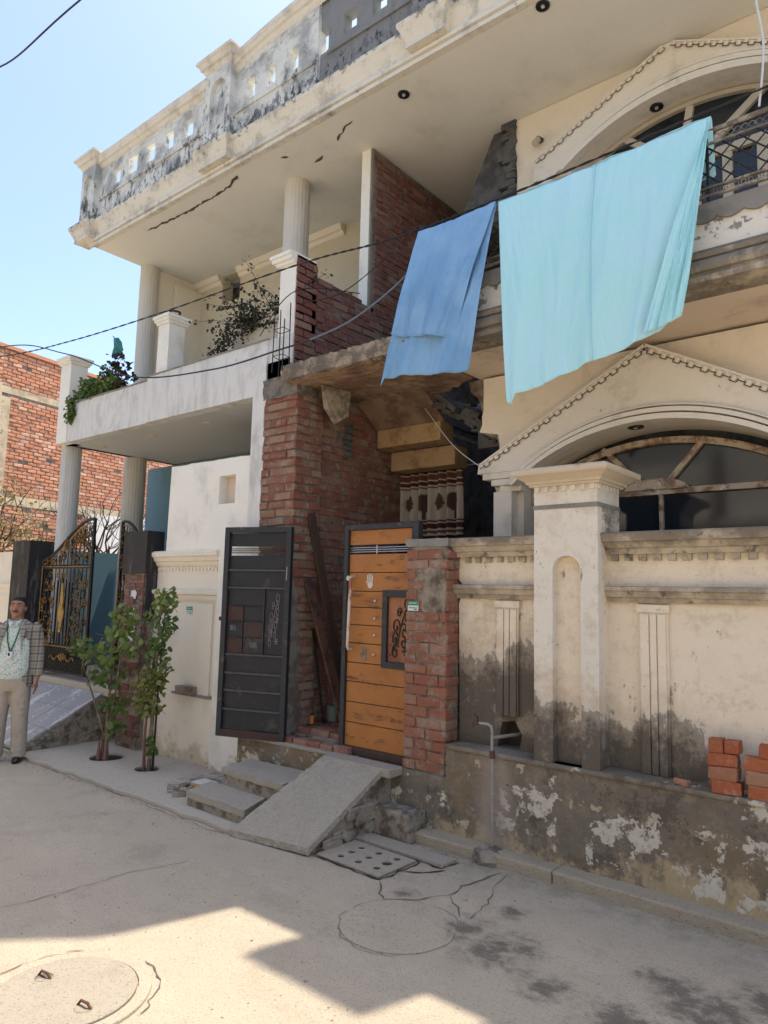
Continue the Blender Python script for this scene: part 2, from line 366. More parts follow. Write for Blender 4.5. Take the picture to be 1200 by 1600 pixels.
    def loftcap(s, x0, x1, y0, y1, rings, sides='lfr'):
        """stack of rectangles [(z, out)] : mouldings that turn the corners of a pier"""
        b = len(s.v)
        for z, o in rings:
            l = o if 'l' in sides else 0; r = o if 'r' in sides else 0; f = o; k = o if 'b' in sides else 0
            s.v += [Vector((x0 - l, y0 - f, z)), Vector((x1 + r, y0 - f, z)), Vector((x1 + r, y1 + k, z)), Vector((x0 - l, y1 + k, z))]
        for i in range(len(rings) - 1):
            for k in range(4): k2 = (k + 1) % 4; s.f.append((b + i * 4 + k, b + i * 4 + k2, b + i * 4 + 4 + k2, b + i * 4 + 4 + k))
        s.f.append((b + 3, b + 2, b + 1, b)); e = b + (len(rings) - 1) * 4; s.f.append((e, e + 1, e + 2, e + 3))
        return s
    def jitter(s, a, sc_=6.0):
        for p in s.v:
            q = mnoise.noise_vector(p * sc_); p += q * a
        return s
    def build(s, name, mat, parent=None, smooth=False, bevel=0.0, loc=None, noise_d=None):
        me = bpy.data.meshes.new(name)
        xs = [p.x for p in s.v]; ys = [p.y for p in s.v]; zs = [p.z for p in s.v]
        c = Vector(((min(xs) + max(xs)) / 2, (min(ys) + max(ys)) / 2, min(zs))) if loc is None else Vector(loc)
        me.from_pydata([tuple(p - c) for p in s.v], [], s.f); me.validate()
        bm = bmesh.new(); bm.from_mesh(me)
        bmesh.ops.recalc_face_normals(bm, faces=bm.faces)
        bm.to_mesh(me); bm.free()
        me.materials.append(mat if not isinstance(mat, str) else M[mat])
        if smooth:
            for p in me.polygons: p.use_smooth = True
            try: me.set_sharp_from_angle(angle=rad(38))
            except Exception: pass
        o = bpy.data.objects.new(name, me); C.objects.link(o)
        if parent: o.parent = parent; o.location = c - origin_of(parent)
        else: o.location = c
        if bevel:
            m = o.modifiers.new('bevel', 'BEVEL'); m.width = bevel; m.segments = 2; m.limit_method = 'ANGLE'; m.angle_limit = rad(40)
        return o
def fxz(y):   # depth grows towards +y
    return lambda a, b, d: (a, y + d, b)
def fyz(x):
    return lambda a, b, d: (x + d, a, b)
def fxy(z):
    return lambda a, b, d: (a, b, z + d)
def rough_edge(p, q, n, amp, seed=0):
    """points from p to q, wobbling like a broken edge"""
    p = Vector((p[0], p[1])); q = Vector((q[0], q[1])); d = (q - p); nn = Vector((-d.y, d.x)).normalized(); o = []
    rr = random.Random(seed)
    for i in range(n + 1):
        t = i / n; a = 0 if i in (0, n) else rr.uniform(-amp, amp)
        v = p + d * t + nn * a; o.append((v.x, v.y))
    return o
def subdivide_rough(o, lv=3, amp=.02, scale=.15, mode='SIMPLE'):
    m = o.modifiers.new('sub', 'SUBSURF'); m.subdivision_type = mode; m.levels = lv; m.render_levels = lv
    t = bpy.data.textures.get('rough%g' % scale)
    if not t: t = bpy.data.textures.new('rough%g' % scale, 'CLOUDS'); t.noise_scale = scale; t.noise_depth = 3
    d = o.modifiers.new('disp', 'DISPLACE'); d.texture = t; d.strength = amp * 2; d.texture_coords = 'GLOBAL'; d.mid_level = .5

# bricks: shared worn brick meshes (unit: length along X, height along Z, depth along Y centred)
BV = {}
def brick_variants(key, L, D, H, mat, n=6, j=.004, bev=.006):
    out = []
    for i in range(n):
        bm = bmesh.new(); bmesh.ops.create_cube(bm, size=1)
        for v in bm.verts: v.co = Vector((v.co.x * L, v.co.y * D, v.co.z * H))
        bmesh.ops.bevel(bm, geom=bm.edges[:], offset=bev, segments=1, affect='EDGES')
        for v in bm.verts: v.co += Vector([R_.uniform(-j, j) for _ in range(3)])
        me = bpy.data.meshes.new('brick'); bm.to_mesh(me); bm.free(); me.materials.append(M[mat]); out.append(me)
    BV[key] = out; return out
def put_brick(parent, base, mesh, pos, u, n, sx=1.0, sz=1.0, tilt=0.0):
    """one brick as a part: pos in world, u along its length, n outwards"""
    o = bpy.data.objects.new('brick', mesh); C.objects.link(o); o.parent = parent
    u = Vector(u).normalized(); n = Vector(n).normalized(); z = u.cross(n) * -1
    z = n.cross(u) if n.cross(u).z < 0 else u.cross(n)
    if z.z < 0: z = -z
    y = z.cross(u)
    m = Matrix((u, y, z)).transposed().to_4x4()
    m = m @ Matrix.Rotation(tilt, 4, 'Y') @ Matrix.Diagonal((sx, 1, sz, 1))
    m.translation = Vector(pos) - base
    o.matrix_local = m
    return o
def brick_wall(parent, key, org, u, n, length, z0, z1, skip=None, L=.22, H=.066, joint=.012, proud=.006, jit=.004, course0=0, dep=.1, limit=None, maxang=.012):
    """individual bricks laid in running bond on the face through org; returns list of leftovers"""
    base = origin_of(parent); u = Vector(u).normalized(); n = Vector(n).normalized(); org = Vector(org)
    ms = BV[key]; hh = H + joint; ll = L + joint; nc = int((z1 - z0) / hh + .3); cells = []
    for c in range(nc):
        z = z0 + (c + .5) * hh; off = (0 if (c + course0) % 2 else -.5 * ll) + R_.uniform(-.015, .015); s0 = off
        while s0 < length - .03:
            a = max(0, s0); b = min(length, s0 + L * R_.uniform(.94, 1.03))
            if b - a > .05:
                mid = (a + b) / 2
                if not (skip and skip(mid, z)): cells.append((mid, z, b - a))
            s0 += ll
    if limit and len(cells) > limit: cells, rest = limit_cells(cells, limit)
    else: rest = []
    for mid, z, ln in cells:
        pos = org + u * mid + Vector((0, 0, z)) - n * (dep / 2 - proud + R_.uniform(-jit, jit))
        put_brick(parent, base, R_.choice(ms), pos, u, n, ln / L, R_.uniform(.92, 1.04), R_.uniform(-maxang, maxang))
    return rest
def limit_cells(cells, k): return cells[:k], cells[k:]

# ================================================================ ground
def structure(o): o['kind'] = 'structure'; return o
road = structure(MB().plate([(-150, -120), (150, -120), (150, 150), (-150, 150)], [], fxy(0), -.3, 0).build('road', 'road'))
ap_pts = [(-14, 4.75), (-14, 3.45)] + rough_edge((-8.4, 3.5), (-4.2, 3.50), 26, .025, 3) + [(-4.0, 4.45), (-4.0, 4.75)]
holes_ap = []
def circ(cx, cy, r, n=20, j=0, ph=0): return [(cx + r * (1 + R_.uniform(-j, j)) * math.cos(2 * PI * k / n + ph), cy + r * (1 + R_.uniform(-j, j)) * math.sin(2 * PI * k / n + ph)) for k in range(n)]
TREE1 = (-6.98, 4.06); TREE2 = (-6.27, 4.08)
h1 = circ(*TREE1, .17, 18, .08); h2 = circ(*TREE2, .12, 16, .08)
apron = structure(MB().plate(ap_pts, [h1, h2], fxy(0), .004, .028).build('pavement', 'apron'))
for h, (cx, cy) in ((h1, TREE1), (h2, TREE2)):
    structure(MB().plate(circ(cx, cy, .19, 16, .02), [], fxy(0), .002, .010).build('planting_soil', 'soil'))
dark_line = simple('crack_dirt_and_groove_shade', (.12, .10, .078), .95)
def ribbon(name, pts, w, z, parent=None, mat=dark_line, seed=0):
    rr = random.Random(seed); P = []
    for i in range(len(pts) - 1):
        a, b = Vector(pts[i]), Vector(pts[i + 1]); n = max(2, int((b - a).length / .05))
        for k in range(n): P.append(a.lerp(b, k / n))
    P.append(Vector(pts[-1])); A = []; B = []
    for i, p in enumerate(P):
        d = (P[min(i + 1, len(P) - 1)] - P[max(i - 1, 0)]).normalized(); q = Vector((-d.y, d.x))
        p = p + q * rr.uniform(-.013, .013); ww = w * rr.uniform(.25, 1.2) * (.3 if i in (0, len(P) - 1) else 1)
        A.append((p.x + q.x * ww, p.y + q.y * ww, z)); B.append((p.x - q.x * ww, p.y - q.y * ww, z))
    return MB().strip(A, B).build(name, mat, parent)
ribbon('crack', [(-8.4, 3.47), (-7.52, 3.50), (-6.49, 3.46), (-5.78, 3.49), (-5.06, 3.46), (-4.27, 3.46)], .0035, .005, road, seed=2)
ribbon('crack', [(-4.3, 1.7), (-4.2, 1.88), (-4.15, 2.21), (-4.14, 2.61), (-4.04, 3.0)], .0028, .005, road, seed=4)
ribbon('crack', [(-2.92, 3.57), (-2.80, 3.44), (-2.74, 3.38), (-2.60, 3.52), (-2.49, 3.69), (-2.50, 3.86), (-2.46, 4.1), (-2.42, 4.24)], .005, .005, road, seed=5)
ribbon('crack', [(-2.49, 3.69), (-2.36, 3.60), (-2.28, 3.5)], .004, .005, road, seed=6)
ribbon('crack', [(-2.40, 4.24), (-2.34, 3.95), (-2.26, 3.75), (-2.22, 3.5)], .003, .005, road, seed=16)
ring = circ(-2.47, 3.19, .325, 30); ribbon('crack', ring[3:27], .0022, .005, road, seed=7)
ring = circ(-3.13, 1.70, .385, 36); ribbon('crack', ring[2:10], .004, .005, road, seed=8); ribbon('crack', ring[14:24], .003, .005, road, seed=9)
structure(MB().plate(circ(-2.47, 3.19, .31, 30, .02), [], fxy(0), .001, .0065).build('concrete_patch', 'road'))
kerb = MB()
for i in range(4):
    a = -3.42 + i * 1.3; kerb.box(a, 4.275 + R_.uniform(-.004, .004), -.02, a + 1.298, 4.44, .075 + R_.uniform(-.003, .003), .002)
kk = structure(kerb.build('kerb', 'kerb', bevel=.012)); subdivide_rough(kk, 4, .008, .12)

# round manhole cover with two lifting hooks
t = thing('manhole_cover', (-3.13, 1.70, .002), 'round sunlit concrete manhole cover with two rusty lifting hooks set in the street', 'manhole cover')
MB().lathe(-3.13, 1.70, [(.36, .003), (.358, .012), (.305, .013), (.304, .004)], 48).build('collar', 'road', t)
MB().lathe(-3.13, 1.70, [(.298, .0), (.297, .018), (.25, .02), (.0, .021)], 48).build('lid', 'ramp', t)
M['rust'] = simple('rusty_iron', (.14, .07, .045), .85, .2, .2, c2=(.05, .035, .03))
M['dark_iron'] = simple('dark_painted_iron', (.028, .028, .032), .5, .3, .2, c2=(.09, .07, .06), t0=.62)
for hx, hy in ((-3.30, 1.69), (-2.95, 1.69)):
    MB().lathe(hx, hy, [(.040, .0212), (.038, .0228), (.0, .0222)], 14).build('hook_recess', 'rubble', t)
    MB().tube([(hx - .035, hy - .01, .02), (hx - .025, hy, .04), (hx + .02, hy + .005, .042), (hx + .035, hy + .012, .02)], .006, 6).build('lifting_hook', 'rust', t)
# square drain cover with nine holes
for pts_ in ([(-3.53, 3.60), (-2.93, 3.585), (-2.93, 3.99), (-3.52, 4.01), (-3.53, 3.60)], [(-2.93, 3.78), (-2.80, 3.86), (-2.72, 4.0)], [(-3.55, 4.015), (-2.76, 4.01), (-2.74, 4.18)]):
    ribbon('dirt_line', pts_, .009, .0045, road, seed=33, mat='soil')
pb_ = MB(); rr_ = random.Random(77)
for k in range(1500):
    e = rr_.random()
    if e < .35: x, y = rr_.uniform(-3.4, -.6), 4.27 - abs(rr_.gauss(0, .06))
    elif e < .6: x, y = rr_.uniform(-8.3, -4.3), 3.46 - abs(rr_.gauss(0, .05))
    else: x, y = rr_.uniform(-6, -.8), rr_.uniform(1.4, 4.1)
    s_ = rr_.uniform(.0015, .0045) * (1.6 if rr_.random() < .06 else 1); pb_.obox((x, y, s_ * .5), (math.cos(k), math.sin(k), 0), (-math.sin(k), math.cos(k), 0), (0, 0, 1), s_, s_ * .7, s_ * .5)
tag(pb_.build('grit', 'kerb'), 'fine grit and crumbs lying on the street concrete', 'grit', kind='stuff')
t = thing('drain_cover', (-3.2, 3.8, 0), 'square concrete drain cover pierced by nine round holes beside the ramp', 'drain cover')
hs = []
for i in range(3):
    for j in range(3): hs.append(circ(-3.36 + i * .155, 3.70 + j * .105, .026 if (i, j) != (2, 1) else .036, 12))
MB().plate([(-3.51, 3.62), (-2.95, 3.60), (-2.945, 3.98), (-3.50, 4.00)], hs, fxy(0), .006, .017).build('slab', 'ramp', t, bevel=.003)
MB().plate([(-3.50, 3.63), (-2.96, 3.61), (-2.96, 3.97), (-3.49, 3.99)], [], fxy(0), .001, .008).build('sump', 'soil', t)
tag(MB().plate([(-3.55, 4.02), (-2.76, 4.02), (-2.75, 4.17), (-3.55, 4.18)], [], fxy(0), .002, .024).build('edging_slab', 'ramp', bevel=.004), 'long narrow concrete slab lying between drain cover and kerb', 'concrete slab')

# ================================================================ plastered compound wall on the right
XR = 1.6
t = thing('compound_wall', (-1.0, 4.6, 0), 'cream street wall with mouldings, round-headed niche pillar and damp grey lower half', 'wall')
cw = t
pl = MB().plate([(-3.02, 0), (XR, 0), (XR, .68), (-3.02, .68)], [], fxz(4.42), 0, .28)
pl.build('plinth', 'plinth', t)
MB().plate([(-4.75, 0), (-3.02, 0), (-3.02, .45), (-4.75, .45)], [], fxz(4.425), 0, .6).build('threshold', 'plinth', t)
MB().box(-3.02, 4.405, .655, XR, 4.69, .69).build('ledge', 'plinth', t, bevel=.012)
# panels
MB().plate([(-3.02, .69), (-2.28, .69), (-2.28, 2.05), (-3.05, 2.05), (-3.06, 1.9), (-3.0, 1.83), (-3.04, 1.7)],
    [[(-2.70, .70), (-2.52, .70), (-2.50, .80), (-2.56, .89), (-2.66, .87)]], fxz(4.60), 0, .12).build('wall_panel', 'compound', t)
MB().box(-2.75, 4.70, .69, -2.45, 4.75, .95).build('hole_back', 'soil', t)
MB().box(-1.9, 4.60, .69, XR, 4.76, 2.05).build('wall_panel', 'compound', t)
MB().box(-3.03, 4.76, .69, XR, 4.80, 2.05).build('wall_back', 'cement', t)
M['trim_old'] = plaster('aged_moulding_plaster', (.52, .44, .33), [dict(c=(.25, .21, .16), s=3.5, t=.50, w=.10, a=.85), dict(c=(.085, .075, .06), s=10, t=.60, w=.05, a=.8), dict(c=(.16, .14, .11), s=3, t=.56, w=.08, z=(2.12, -1.6), cl=.1, a=.8)], var=.15, bump=.5)
def rings_band(z0, prof): return [(z0 + a, b) for a, b in prof]
top = [(0, 0), (0, .03), (.035, .035), (.04, .055), (.075, .075), (.08, .10), (.13, .115), (.14, .10), (.14, 0)]
for x0, x1 in ((-3.05, -2.3), (-1.87, XR)):
    o = MB().loftcap(x0, x1, 4.585, 4.8, rings_band(2.05, top), 'l' if x0 < -3 else '').build('top_moulding', 'trim_old', t); subdivide_rough(o, 0, .0)
    MB().loftcap(x0, x1, 4.595, 4.75, rings_band(1.74, [(0, 0), (0, .02), (.03, .03), (.035, .05), (.07, .06), (.075, .075), (.10, .075), (.105, 0)]), 'l' if x0 < -3 else '').build('middle_moulding', 'trim_old', t)
d = MB(); x = -1.84
while x < XR: d.box(x, 4.578, 2.008, x + .048, 4.60, 2.05, .0025); x += .092
x = -2.98
while x < -2.38: d.box(x, 4.578, 2.008, x + .048, 4.60, 2.05, .004); x += .092
d.build('dentil_row', 'trim_old', t)
def pilaster(x0, x1, z0=.69, z1=1.73):
    m = MB(); w = x1 - x0
    m.box(x0, 4.575, z0, x1, 4.60, z1 - .05); m.box(x0 - .012, 4.565, z1 - .05, x1 + .012, 4.60, z1)
    for a, b in ((.06, .36), (.40, .62), (.66, .94)): m.box(x0 + w * a, 4.562, z0 + .002, x0 + w * b, 4.575, z1 - .06)
    return m.build('pilaster', 'compound', t, bevel=.003)
pilaster(-1.66, -1.48); pilaster(-2.70, -2.52, .92); pilaster(.1, .28)
# the big niche pillar and its cap
def arch_outline(x0, x1, z0, z1, n=12):
    r = (x1 - x0) / 2; c = (x0 + x1) / 2
    return [(x0, z0), (x1, z0)] + [(c + r * math.cos(PI * k / n), z1 - r + r * math.sin(PI * k / n)) for k in range(n + 1)]
MB().plate([(-2.32, .66), (-1.865, .66), (-1.865, 2.36), (-2.32, 2.36)], [arch_outline(-2.185, -1.985, .69, 2.04)], fxz(4.43), 0, .07).build('niche_pillar', 'compound_pillar', t)
MB().box(-2.32, 4.50, .66, -1.865, 4.80, 2.36).build('pillar_core', 'compound', t)
MB().box(-2.325, 4.425, 2.36, -1.86, 4.80, 2.385, .004).build('mortar_gap', 'cement', t)
MB().box(-2.32, 4.43, 2.385, -1.865, 4.80, 2.512).build('pillar_neck', 'compound_pillar', t)
d = MB()
for k in range(7): d.box(-2.31 + k * .066, 4.418, 2.475, -2.31 + k * .066 + .034, 4.432, 2.511, .001)
for k in range(6): d.box(-1.866, 4.44 + k * .06, 2.475, -1.854, 4.44 + k * .06 + .03, 2.511, .001)
d.build('dentil_row', 'compound_pillar', t)
M['cap'] = plaster('aged_pillar_cap_plaster', (.60, .50, .37), [dict(c=(.25, .2, .14), s=5, t=.55, w=.08, z=(2.66, -1.8), cl=.14, a=.9), dict(c=(.1, .09, .07), s=12, t=.67, w=.04, a=.7)], bump=.4)
MB().loftcap(-2.325, -1.86, 4.425, 4.80, [(2.51, 0), (2.512, .018), (2.525, .022), (2.53, .036), (2.545, .04), (2.575, .085), (2.585, .105), (2.597, .11), (2.622, .11), (2.627, .085), (2.635, .08), (2.635, 0)], 'lfrb').build('pillar_cap', 'cap', t)

# pipe and tap
M['galv'] = simple('galvanised_pipe', (.36, .33, .29), .6, .4, .15, c2=(.16, .09, .05), t0=.58)
t = thing('water_tap', (-2.60, 4.36, .07), 'galvanised water pipe rising from the kerb to a small tap against the peeling plinth', 'tap')
MB().tube([(-2.60, 4.37, .06), (-2.605, 4.372, .5), (-2.61, 4.375, .84), (-2.615, 4.372, .87), (-2.64, 4.365, .885), (-2.70, 4.35, .885)], .0105, 8).build('pipe', 'galv', t, smooth=True)
MB().tube([(-2.60, 4.37, .80), (-2.57, 4.45, .80), (-2.52, 4.68, .80)], .012, 8).build('branch_pipe', 'galv', t, smooth=True)
MB().lathe(-2.606, 4.372, [(.019, .66), (.019, .71)], 10).build('coupling', 'rust', t)
MB().tube([(-2.70, 4.35, .885), (-2.735, 4.34, .883), (-2.745, 4.335, .85)], [.012, .014, .009], 8).build('spout', 'rust', t)
m = MB().bar((-2.71, 4.348, .89), (-2.71, 4.348, .925), .005); m.bar((-2.735, 4.345, .945), (-2.70, 4.350, .915), .005); m.build('handle', 'dark_iron', t)
o = tag(MB().lathe(-2.60, 4.335, [(.10, .0), (.115, .03), (.10, .075), (.05, .09), (0, .09)], 18).jitter(.018, 18).build('concrete_lump', 'rubble'), 'rough lump of concrete around the foot of the water pipe', 'concrete lump')

# ================================================================ right-hand house
rh = thing('plastered_house', (-1.0, 6.0, 0), 'beige two-storey house with gabled arched windows, shallow balcony and flat roof', 'house')
Y1, Y2 = 5.30, 6.15; XL = -3.30
def arc(cx, R, top, half, n=26, x0=None, x1=None):
    """points of a segmental arch of radius R with its crown at z=top"""
    a = math.asin(min(1, half / R)); return [(cx + R * math.sin(-a + 2 * a * k / n), top - R + R * math.cos(-a + 2 * a * k / n)) for k in range(n + 1)]
def window_bay(y, cx, Rin, tin, Rout, tout, zs, wall_out, ped, yped, depth, zbot, lv):
    """wall with an arched opening, gabled hood and mouldings"""
    half = min(1.09, Rin * .99)
    ain = arc(cx, Rin, tin, half); op = [(ain[0][0], zbot)] + ain + [(ain[-1][0], zbot)]
    op = [(ain[0][0], zbot), *ain, (ain[-1][0], zbot)]
    MB().plate(wall_out, [op], fxz(y), 0, .22).build('front_wall' , 'cream', rh)
    hood = MB(); ho = arc(cx, Rin, tin, half)
    poly = ped + [(ho[-1][0], ped[-1][1])] + ho[::-1] + [(ho[0][0], ped[0][1])]
    hood.plate(poly, [], fxz(yped), 0, y - yped - .002).build('gable_hood', 'cream_trim', rh)
    # arch mouldings: three stepped rings
    for k, (r0, r1, t0_, t1_, pr) in enumerate(((Rin, Rin + (Rout - Rin) * .45, tin, tin + (tout - tin) * .34, .085), (0, 0, tin + (tout - tin) * .47, tin + (tout - tin) * .74, .065), (0, 0, tin + (tout - tin) * .88, tout, .035))):
        ra = Rin + (Rout - Rin) * ((t0_ - tin) / (tout - tin)); rb = Rin + (Rout - Rin) * ((t1_ - tin) / (tout - tin))
        ha = half + (t0_ - tin) * .9; hb = half + (t1_ - tin) * .9
        A = arc(cx, ra, t0_, ha, 36); B = arc(cx, rb, t1_, hb, 36)
        MB().plate(A + B[::-1], [], fxz(yped - pr), 0, pr - .001).build('arch_moulding', 'cream_trim', rh, bevel=.006)
    # meander strip along both slopes
    key = MB()
    for (p, q) in lv:
        p = Vector((p[0], 0, p[1])); q = Vector((q[0], 0, q[1])); d = (q - p); n = int(d.length / .052); u = d.normalized(); v = Vector((-u.z, 0, u.x))
        if v.z > 0: v = -v
        for i in range(n):
            c = p + u * (i + .5) * d.length / n
            off = v * (.030 + (.012 if i % 2 else 0)); c2 = Vector((c.x, yped - .006, c.z)) + off
            key.obox(c2, u, v, (0, 1, 0), .014, .020, .006)
        c = (p + q) / 2; key.obox(Vector((c.x, yped - .005, c.z)) + v * .008, u, v, (0, 1, 0), d.length / 2, .008, .006)
    key.build('meander_strip', 'cream_trim', rh)
    gv = MB()
    for (p, q) in lv:
        p = Vector((p[0], 0, p[1])); q = Vector((q[0], 0, q[1])); d = (q - p); n = int(d.length / .052); u = d.normalized(); v = Vector((-u.z, 0, u.x))
        if v.z > 0: v = -v
        for i in range(n):
            o1 = .052 + (.012 if i % 2 else -.006); c = p + u * (i + .5) * d.length / n; c = Vector((c.x, yped - .0132, c.z))
            gv.obox(c + v * o1, u, v, (0, 1, 0), d.length / n / 2, .0035, .0015); gv.obox(c + u * d.length / n / 2 + v * .049, u, v, (0, 1, 0), .0035, .012, .0016)
    gv.build('meander_groove_shade', dark_line, rh)  # shade of the grooves drawn as thin dark bars over the strip
    # corbel steps under the left foot of the hood
    cb = MB(); x0, z0 = ped[0]
    for k in range(3): cb.box(x0 + .05 + k * .075, yped + .015 * k, z0 - .055 * (k + 1), x0 + .40, y, z0 - .055 * k - (.001 if k else 0))
    cb.build('corbel', 'cream_trim', rh, bevel=.006)
    x0, z0 = ped[-1]; cb = MB()
    for k in range(3): cb.box(x0 - .40, yped + .015 * k, z0 - .055 * (k + 1), x0 - .05 - k * .075, y, z0 - .055 * k - (.001 if k else 0))
    cb.build('corbel', 'cream_trim', rh, bevel=.006)
    return ain
jl = rough_edge((-3.27, 3.675), (-3.31, 3.2), 7, .03, 5) + rough_edge((-3.12, 3.16), (-3.14, 2.1), 12, .03, 6)
ped1 = [(-3.25, 2.80), (-3.24, 2.88), (-1.80, 3.66), (-.36, 2.88), (-.35, 2.80)]
window_bay(Y1, -1.78, 1.73, 3.055, 1.69, 3.18, 2.7, jl[::-1] + [(-3.27, 3.675), (.9, 3.675), (.9, .69), (-3.10, .69)], ped1, 5.18, 0, .7, [(ped1[1], ped1[2]), (ped1[2], ped1[3])])
ped2 = [(-3.16, 5.86), (-3.15, 6.08), (-1.89, 6.69), (-1.80, 6.69), (-.55, 6.10), (-.54, 5.88)]
window_bay(Y2, -1.72, 1.80, 6.19, 1.62, 6.38, 5.7, rough_edge((-3.42, 3.9), (-3.43, 6.695), 22, .02, 8) + [(.9, 6.695), (.9, 3.9)], ped2, 6.03, 0, 4.6, [(ped2[1], ped2[2]), (ped2[3], ped2[4])])
# windows behind the arches
glass = bpy.data.materials.new('dark_window_glass'); glass.use_nodes = True
gb = glass.node_tree.nodes['Principled BSDF']; gb.inputs['Base Color'].default_value = (.015, .019, .024, 1); gb.inputs['Roughness'].default_value = .06; gb.inputs['Specular IOR Level'].default_value = .55
M['glass'] = glass
M['old_wood'] = plaster('peeling_window_paint', (.48, .38, .27), [dict(c=(.20, .11, .065), s=7, t=.52, w=.05, a=.9), dict(c=(.6, .55, .45), s=9, t=.63, w=.03)], bump=.4, rough=.75)
M['win_cream'] = plaster('cream_window_paint', (.52, .45, .34), [dict(c=(.25, .2, .14), s=9, t=.66, w=.05, a=.7)], bump=.15, rough=.6)
def window(y, cx, R, top, half, zbot, ztr, mat, spokes, mull, name):
    rw, sw, tw = (.05, .020, .022) if name == 'a' else (.042, .032, .035)
    A = arc(cx, R, top, half, 30); B = arc(cx, R - rw, top - rw, half - rw, 30)
    MB().plate([(A[0][0], zbot), *A, (A[-1][0], zbot)], [], fxz(y + .045), 0, .012).build('glass_pane', 'glass', rh)
    f = MB().plate(A + B[::-1], [], fxz(y), 0, .06)
    f.box(A[0][0], y + .005, ztr - tw, A[-1][0], y + .055, ztr + tw)
    f.build('window_frame', mat, rh, bevel=.004)
    for (p, q) in spokes:
        p = Vector((p[0], y + .03, p[1])); q = Vector((q[0], y + .03, q[1])); u = (q - p).normalized()
        MB().obox((p + q) / 2, u, Vector((-u.z, 0, u.x)), (0, 1, 0), (q - p).length / 2, sw, .024).build('glazing_bar', mat, rh, bevel=.004)
    for x, wd in mull: MB().box(x - wd, y + .008, zbot, x + wd, y + .052, ztr - tw - .001).build('mullion', mat, rh, bevel=.004)
window(5.42, -1.80, 1.80, 2.99, 1.15, .7, 2.575, 'old_wood', [((-1.92, 2.63), (-2.24, 2.95)), ((-1.73, 2.65), (-1.46, 2.96))], [(-1.79, .014), (-.7, .035)], 'a')
fan = [(-1.82 + .24 * math.cos(PI * k / 12), 2.59 + .085 * math.sin(PI * k / 12)) for k in range(13)]
MB().plate(fan, [], fxz(5.405), 0, .05).build('fan_block', 'old_wood', rh, bevel=.004)
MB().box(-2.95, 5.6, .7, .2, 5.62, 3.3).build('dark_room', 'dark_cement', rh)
window(6.20, -1.72, 1.80, 6.18, 1.18, 4.2, 5.62, 'win_cream', [((-1.86, 5.68), (-2.33, 6.08)), ((-1.90, 5.66), (-2.62, 5.90)), ((-1.80, 5.68), (-1.72, 6.14)), ((-1.60, 5.68), (-1.12, 6.06))], [(-2.28, .05), (-1.70, .05), (-1.43, .04), (-1.15, .05), (-1.95, .035)], 'b')
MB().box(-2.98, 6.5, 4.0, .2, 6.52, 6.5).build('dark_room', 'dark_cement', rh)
# hanging cloth seen pale green inside is left dark; pier left of lower window
MB().box(-3.10, 5.20, .69, -2.93, 5.299, 2.635).build('pier', 'cream', rh)
# soffits and slabs
MB().plate([(-4.9, 4.932), (XR, 4.932), (XR, 8.6), (-4.9, 8.6)], [], fxy(6.70), 0, .16).build('roof_slab', 'soffit', rh)
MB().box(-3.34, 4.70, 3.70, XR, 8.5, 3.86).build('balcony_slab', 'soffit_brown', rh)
# broken slab nose over the gate passage
edge = rough_edge((-4.86, 4.40), (-3.36, 4.42), 22, .03, 12)
o = MB().plate(edge + [(-3.36, 4.66), (-3.38, 5.30), (-3.85, 5.50), (-4.3, 5.66), (-4.86, 5.75)], [], fxy(3.70), 0, .11).build('broken_slab', 'slab_under', rh)
subdivide_rough(o, 4, .03, .06)
m = MB().box(-4.90, 4.36, 3.715, -3.38, 4.50, 3.855); o = m.build('slab_edge', 'broken_slab', rh); subdivide_rough(o, 6, .022, .045)
# balcony front: cornice and peeled parapet
M['peel_white'] = plaster('peeling_white_parapet', (.76, .71, .61), [dict(c=(.30, .27, .235), s=4.5, t=.575, w=.012, d=1.2, det=10), dict(c=(.24, .22, .19), s=9, t=.63, w=.015, d=1), dict(c=(.14, .12, .1), s=14, t=.70, w=.03, a=.8), dict(c=(.22, .2, .17), s=3, t=.55, w=.06, z=(4.12, -1.6), cl=.12, a=.9)], bump=.4)
MB().loftcap(-3.33, XR, 4.52, 4.70, [(3.70, .09), (3.735, .095), (3.74, .075), (3.765, .07), (3.77, .09), (3.80, .10), (3.835, .085), (3.86, .05), (3.865, .065), (3.895, .07), (3.90, .04), (3.93, .03), (3.93, 0)], 'l').build('balcony_cornice', 'trim_old', rh)
MB().box(-3.32, 4.50, 3.93, XR, 4.66, 4.13).build('balcony_parapet', 'peel_white', rh)
sc_pts = [(-3.32, 4.225), (XR, 4.225)]; x = XR
while x > -3.25:
    for k in range(7): sc_pts.append((x - .075 * k / 6 * 2, 4.125 - .028 * math.sin(PI * k / 6)))
    x -= .15
sc_pts.append((-3.32, 4.125))
MB().plate(sc_pts, [], fxz(4.478), 0, .19).build('scalloped_coping', 'cement', rh)
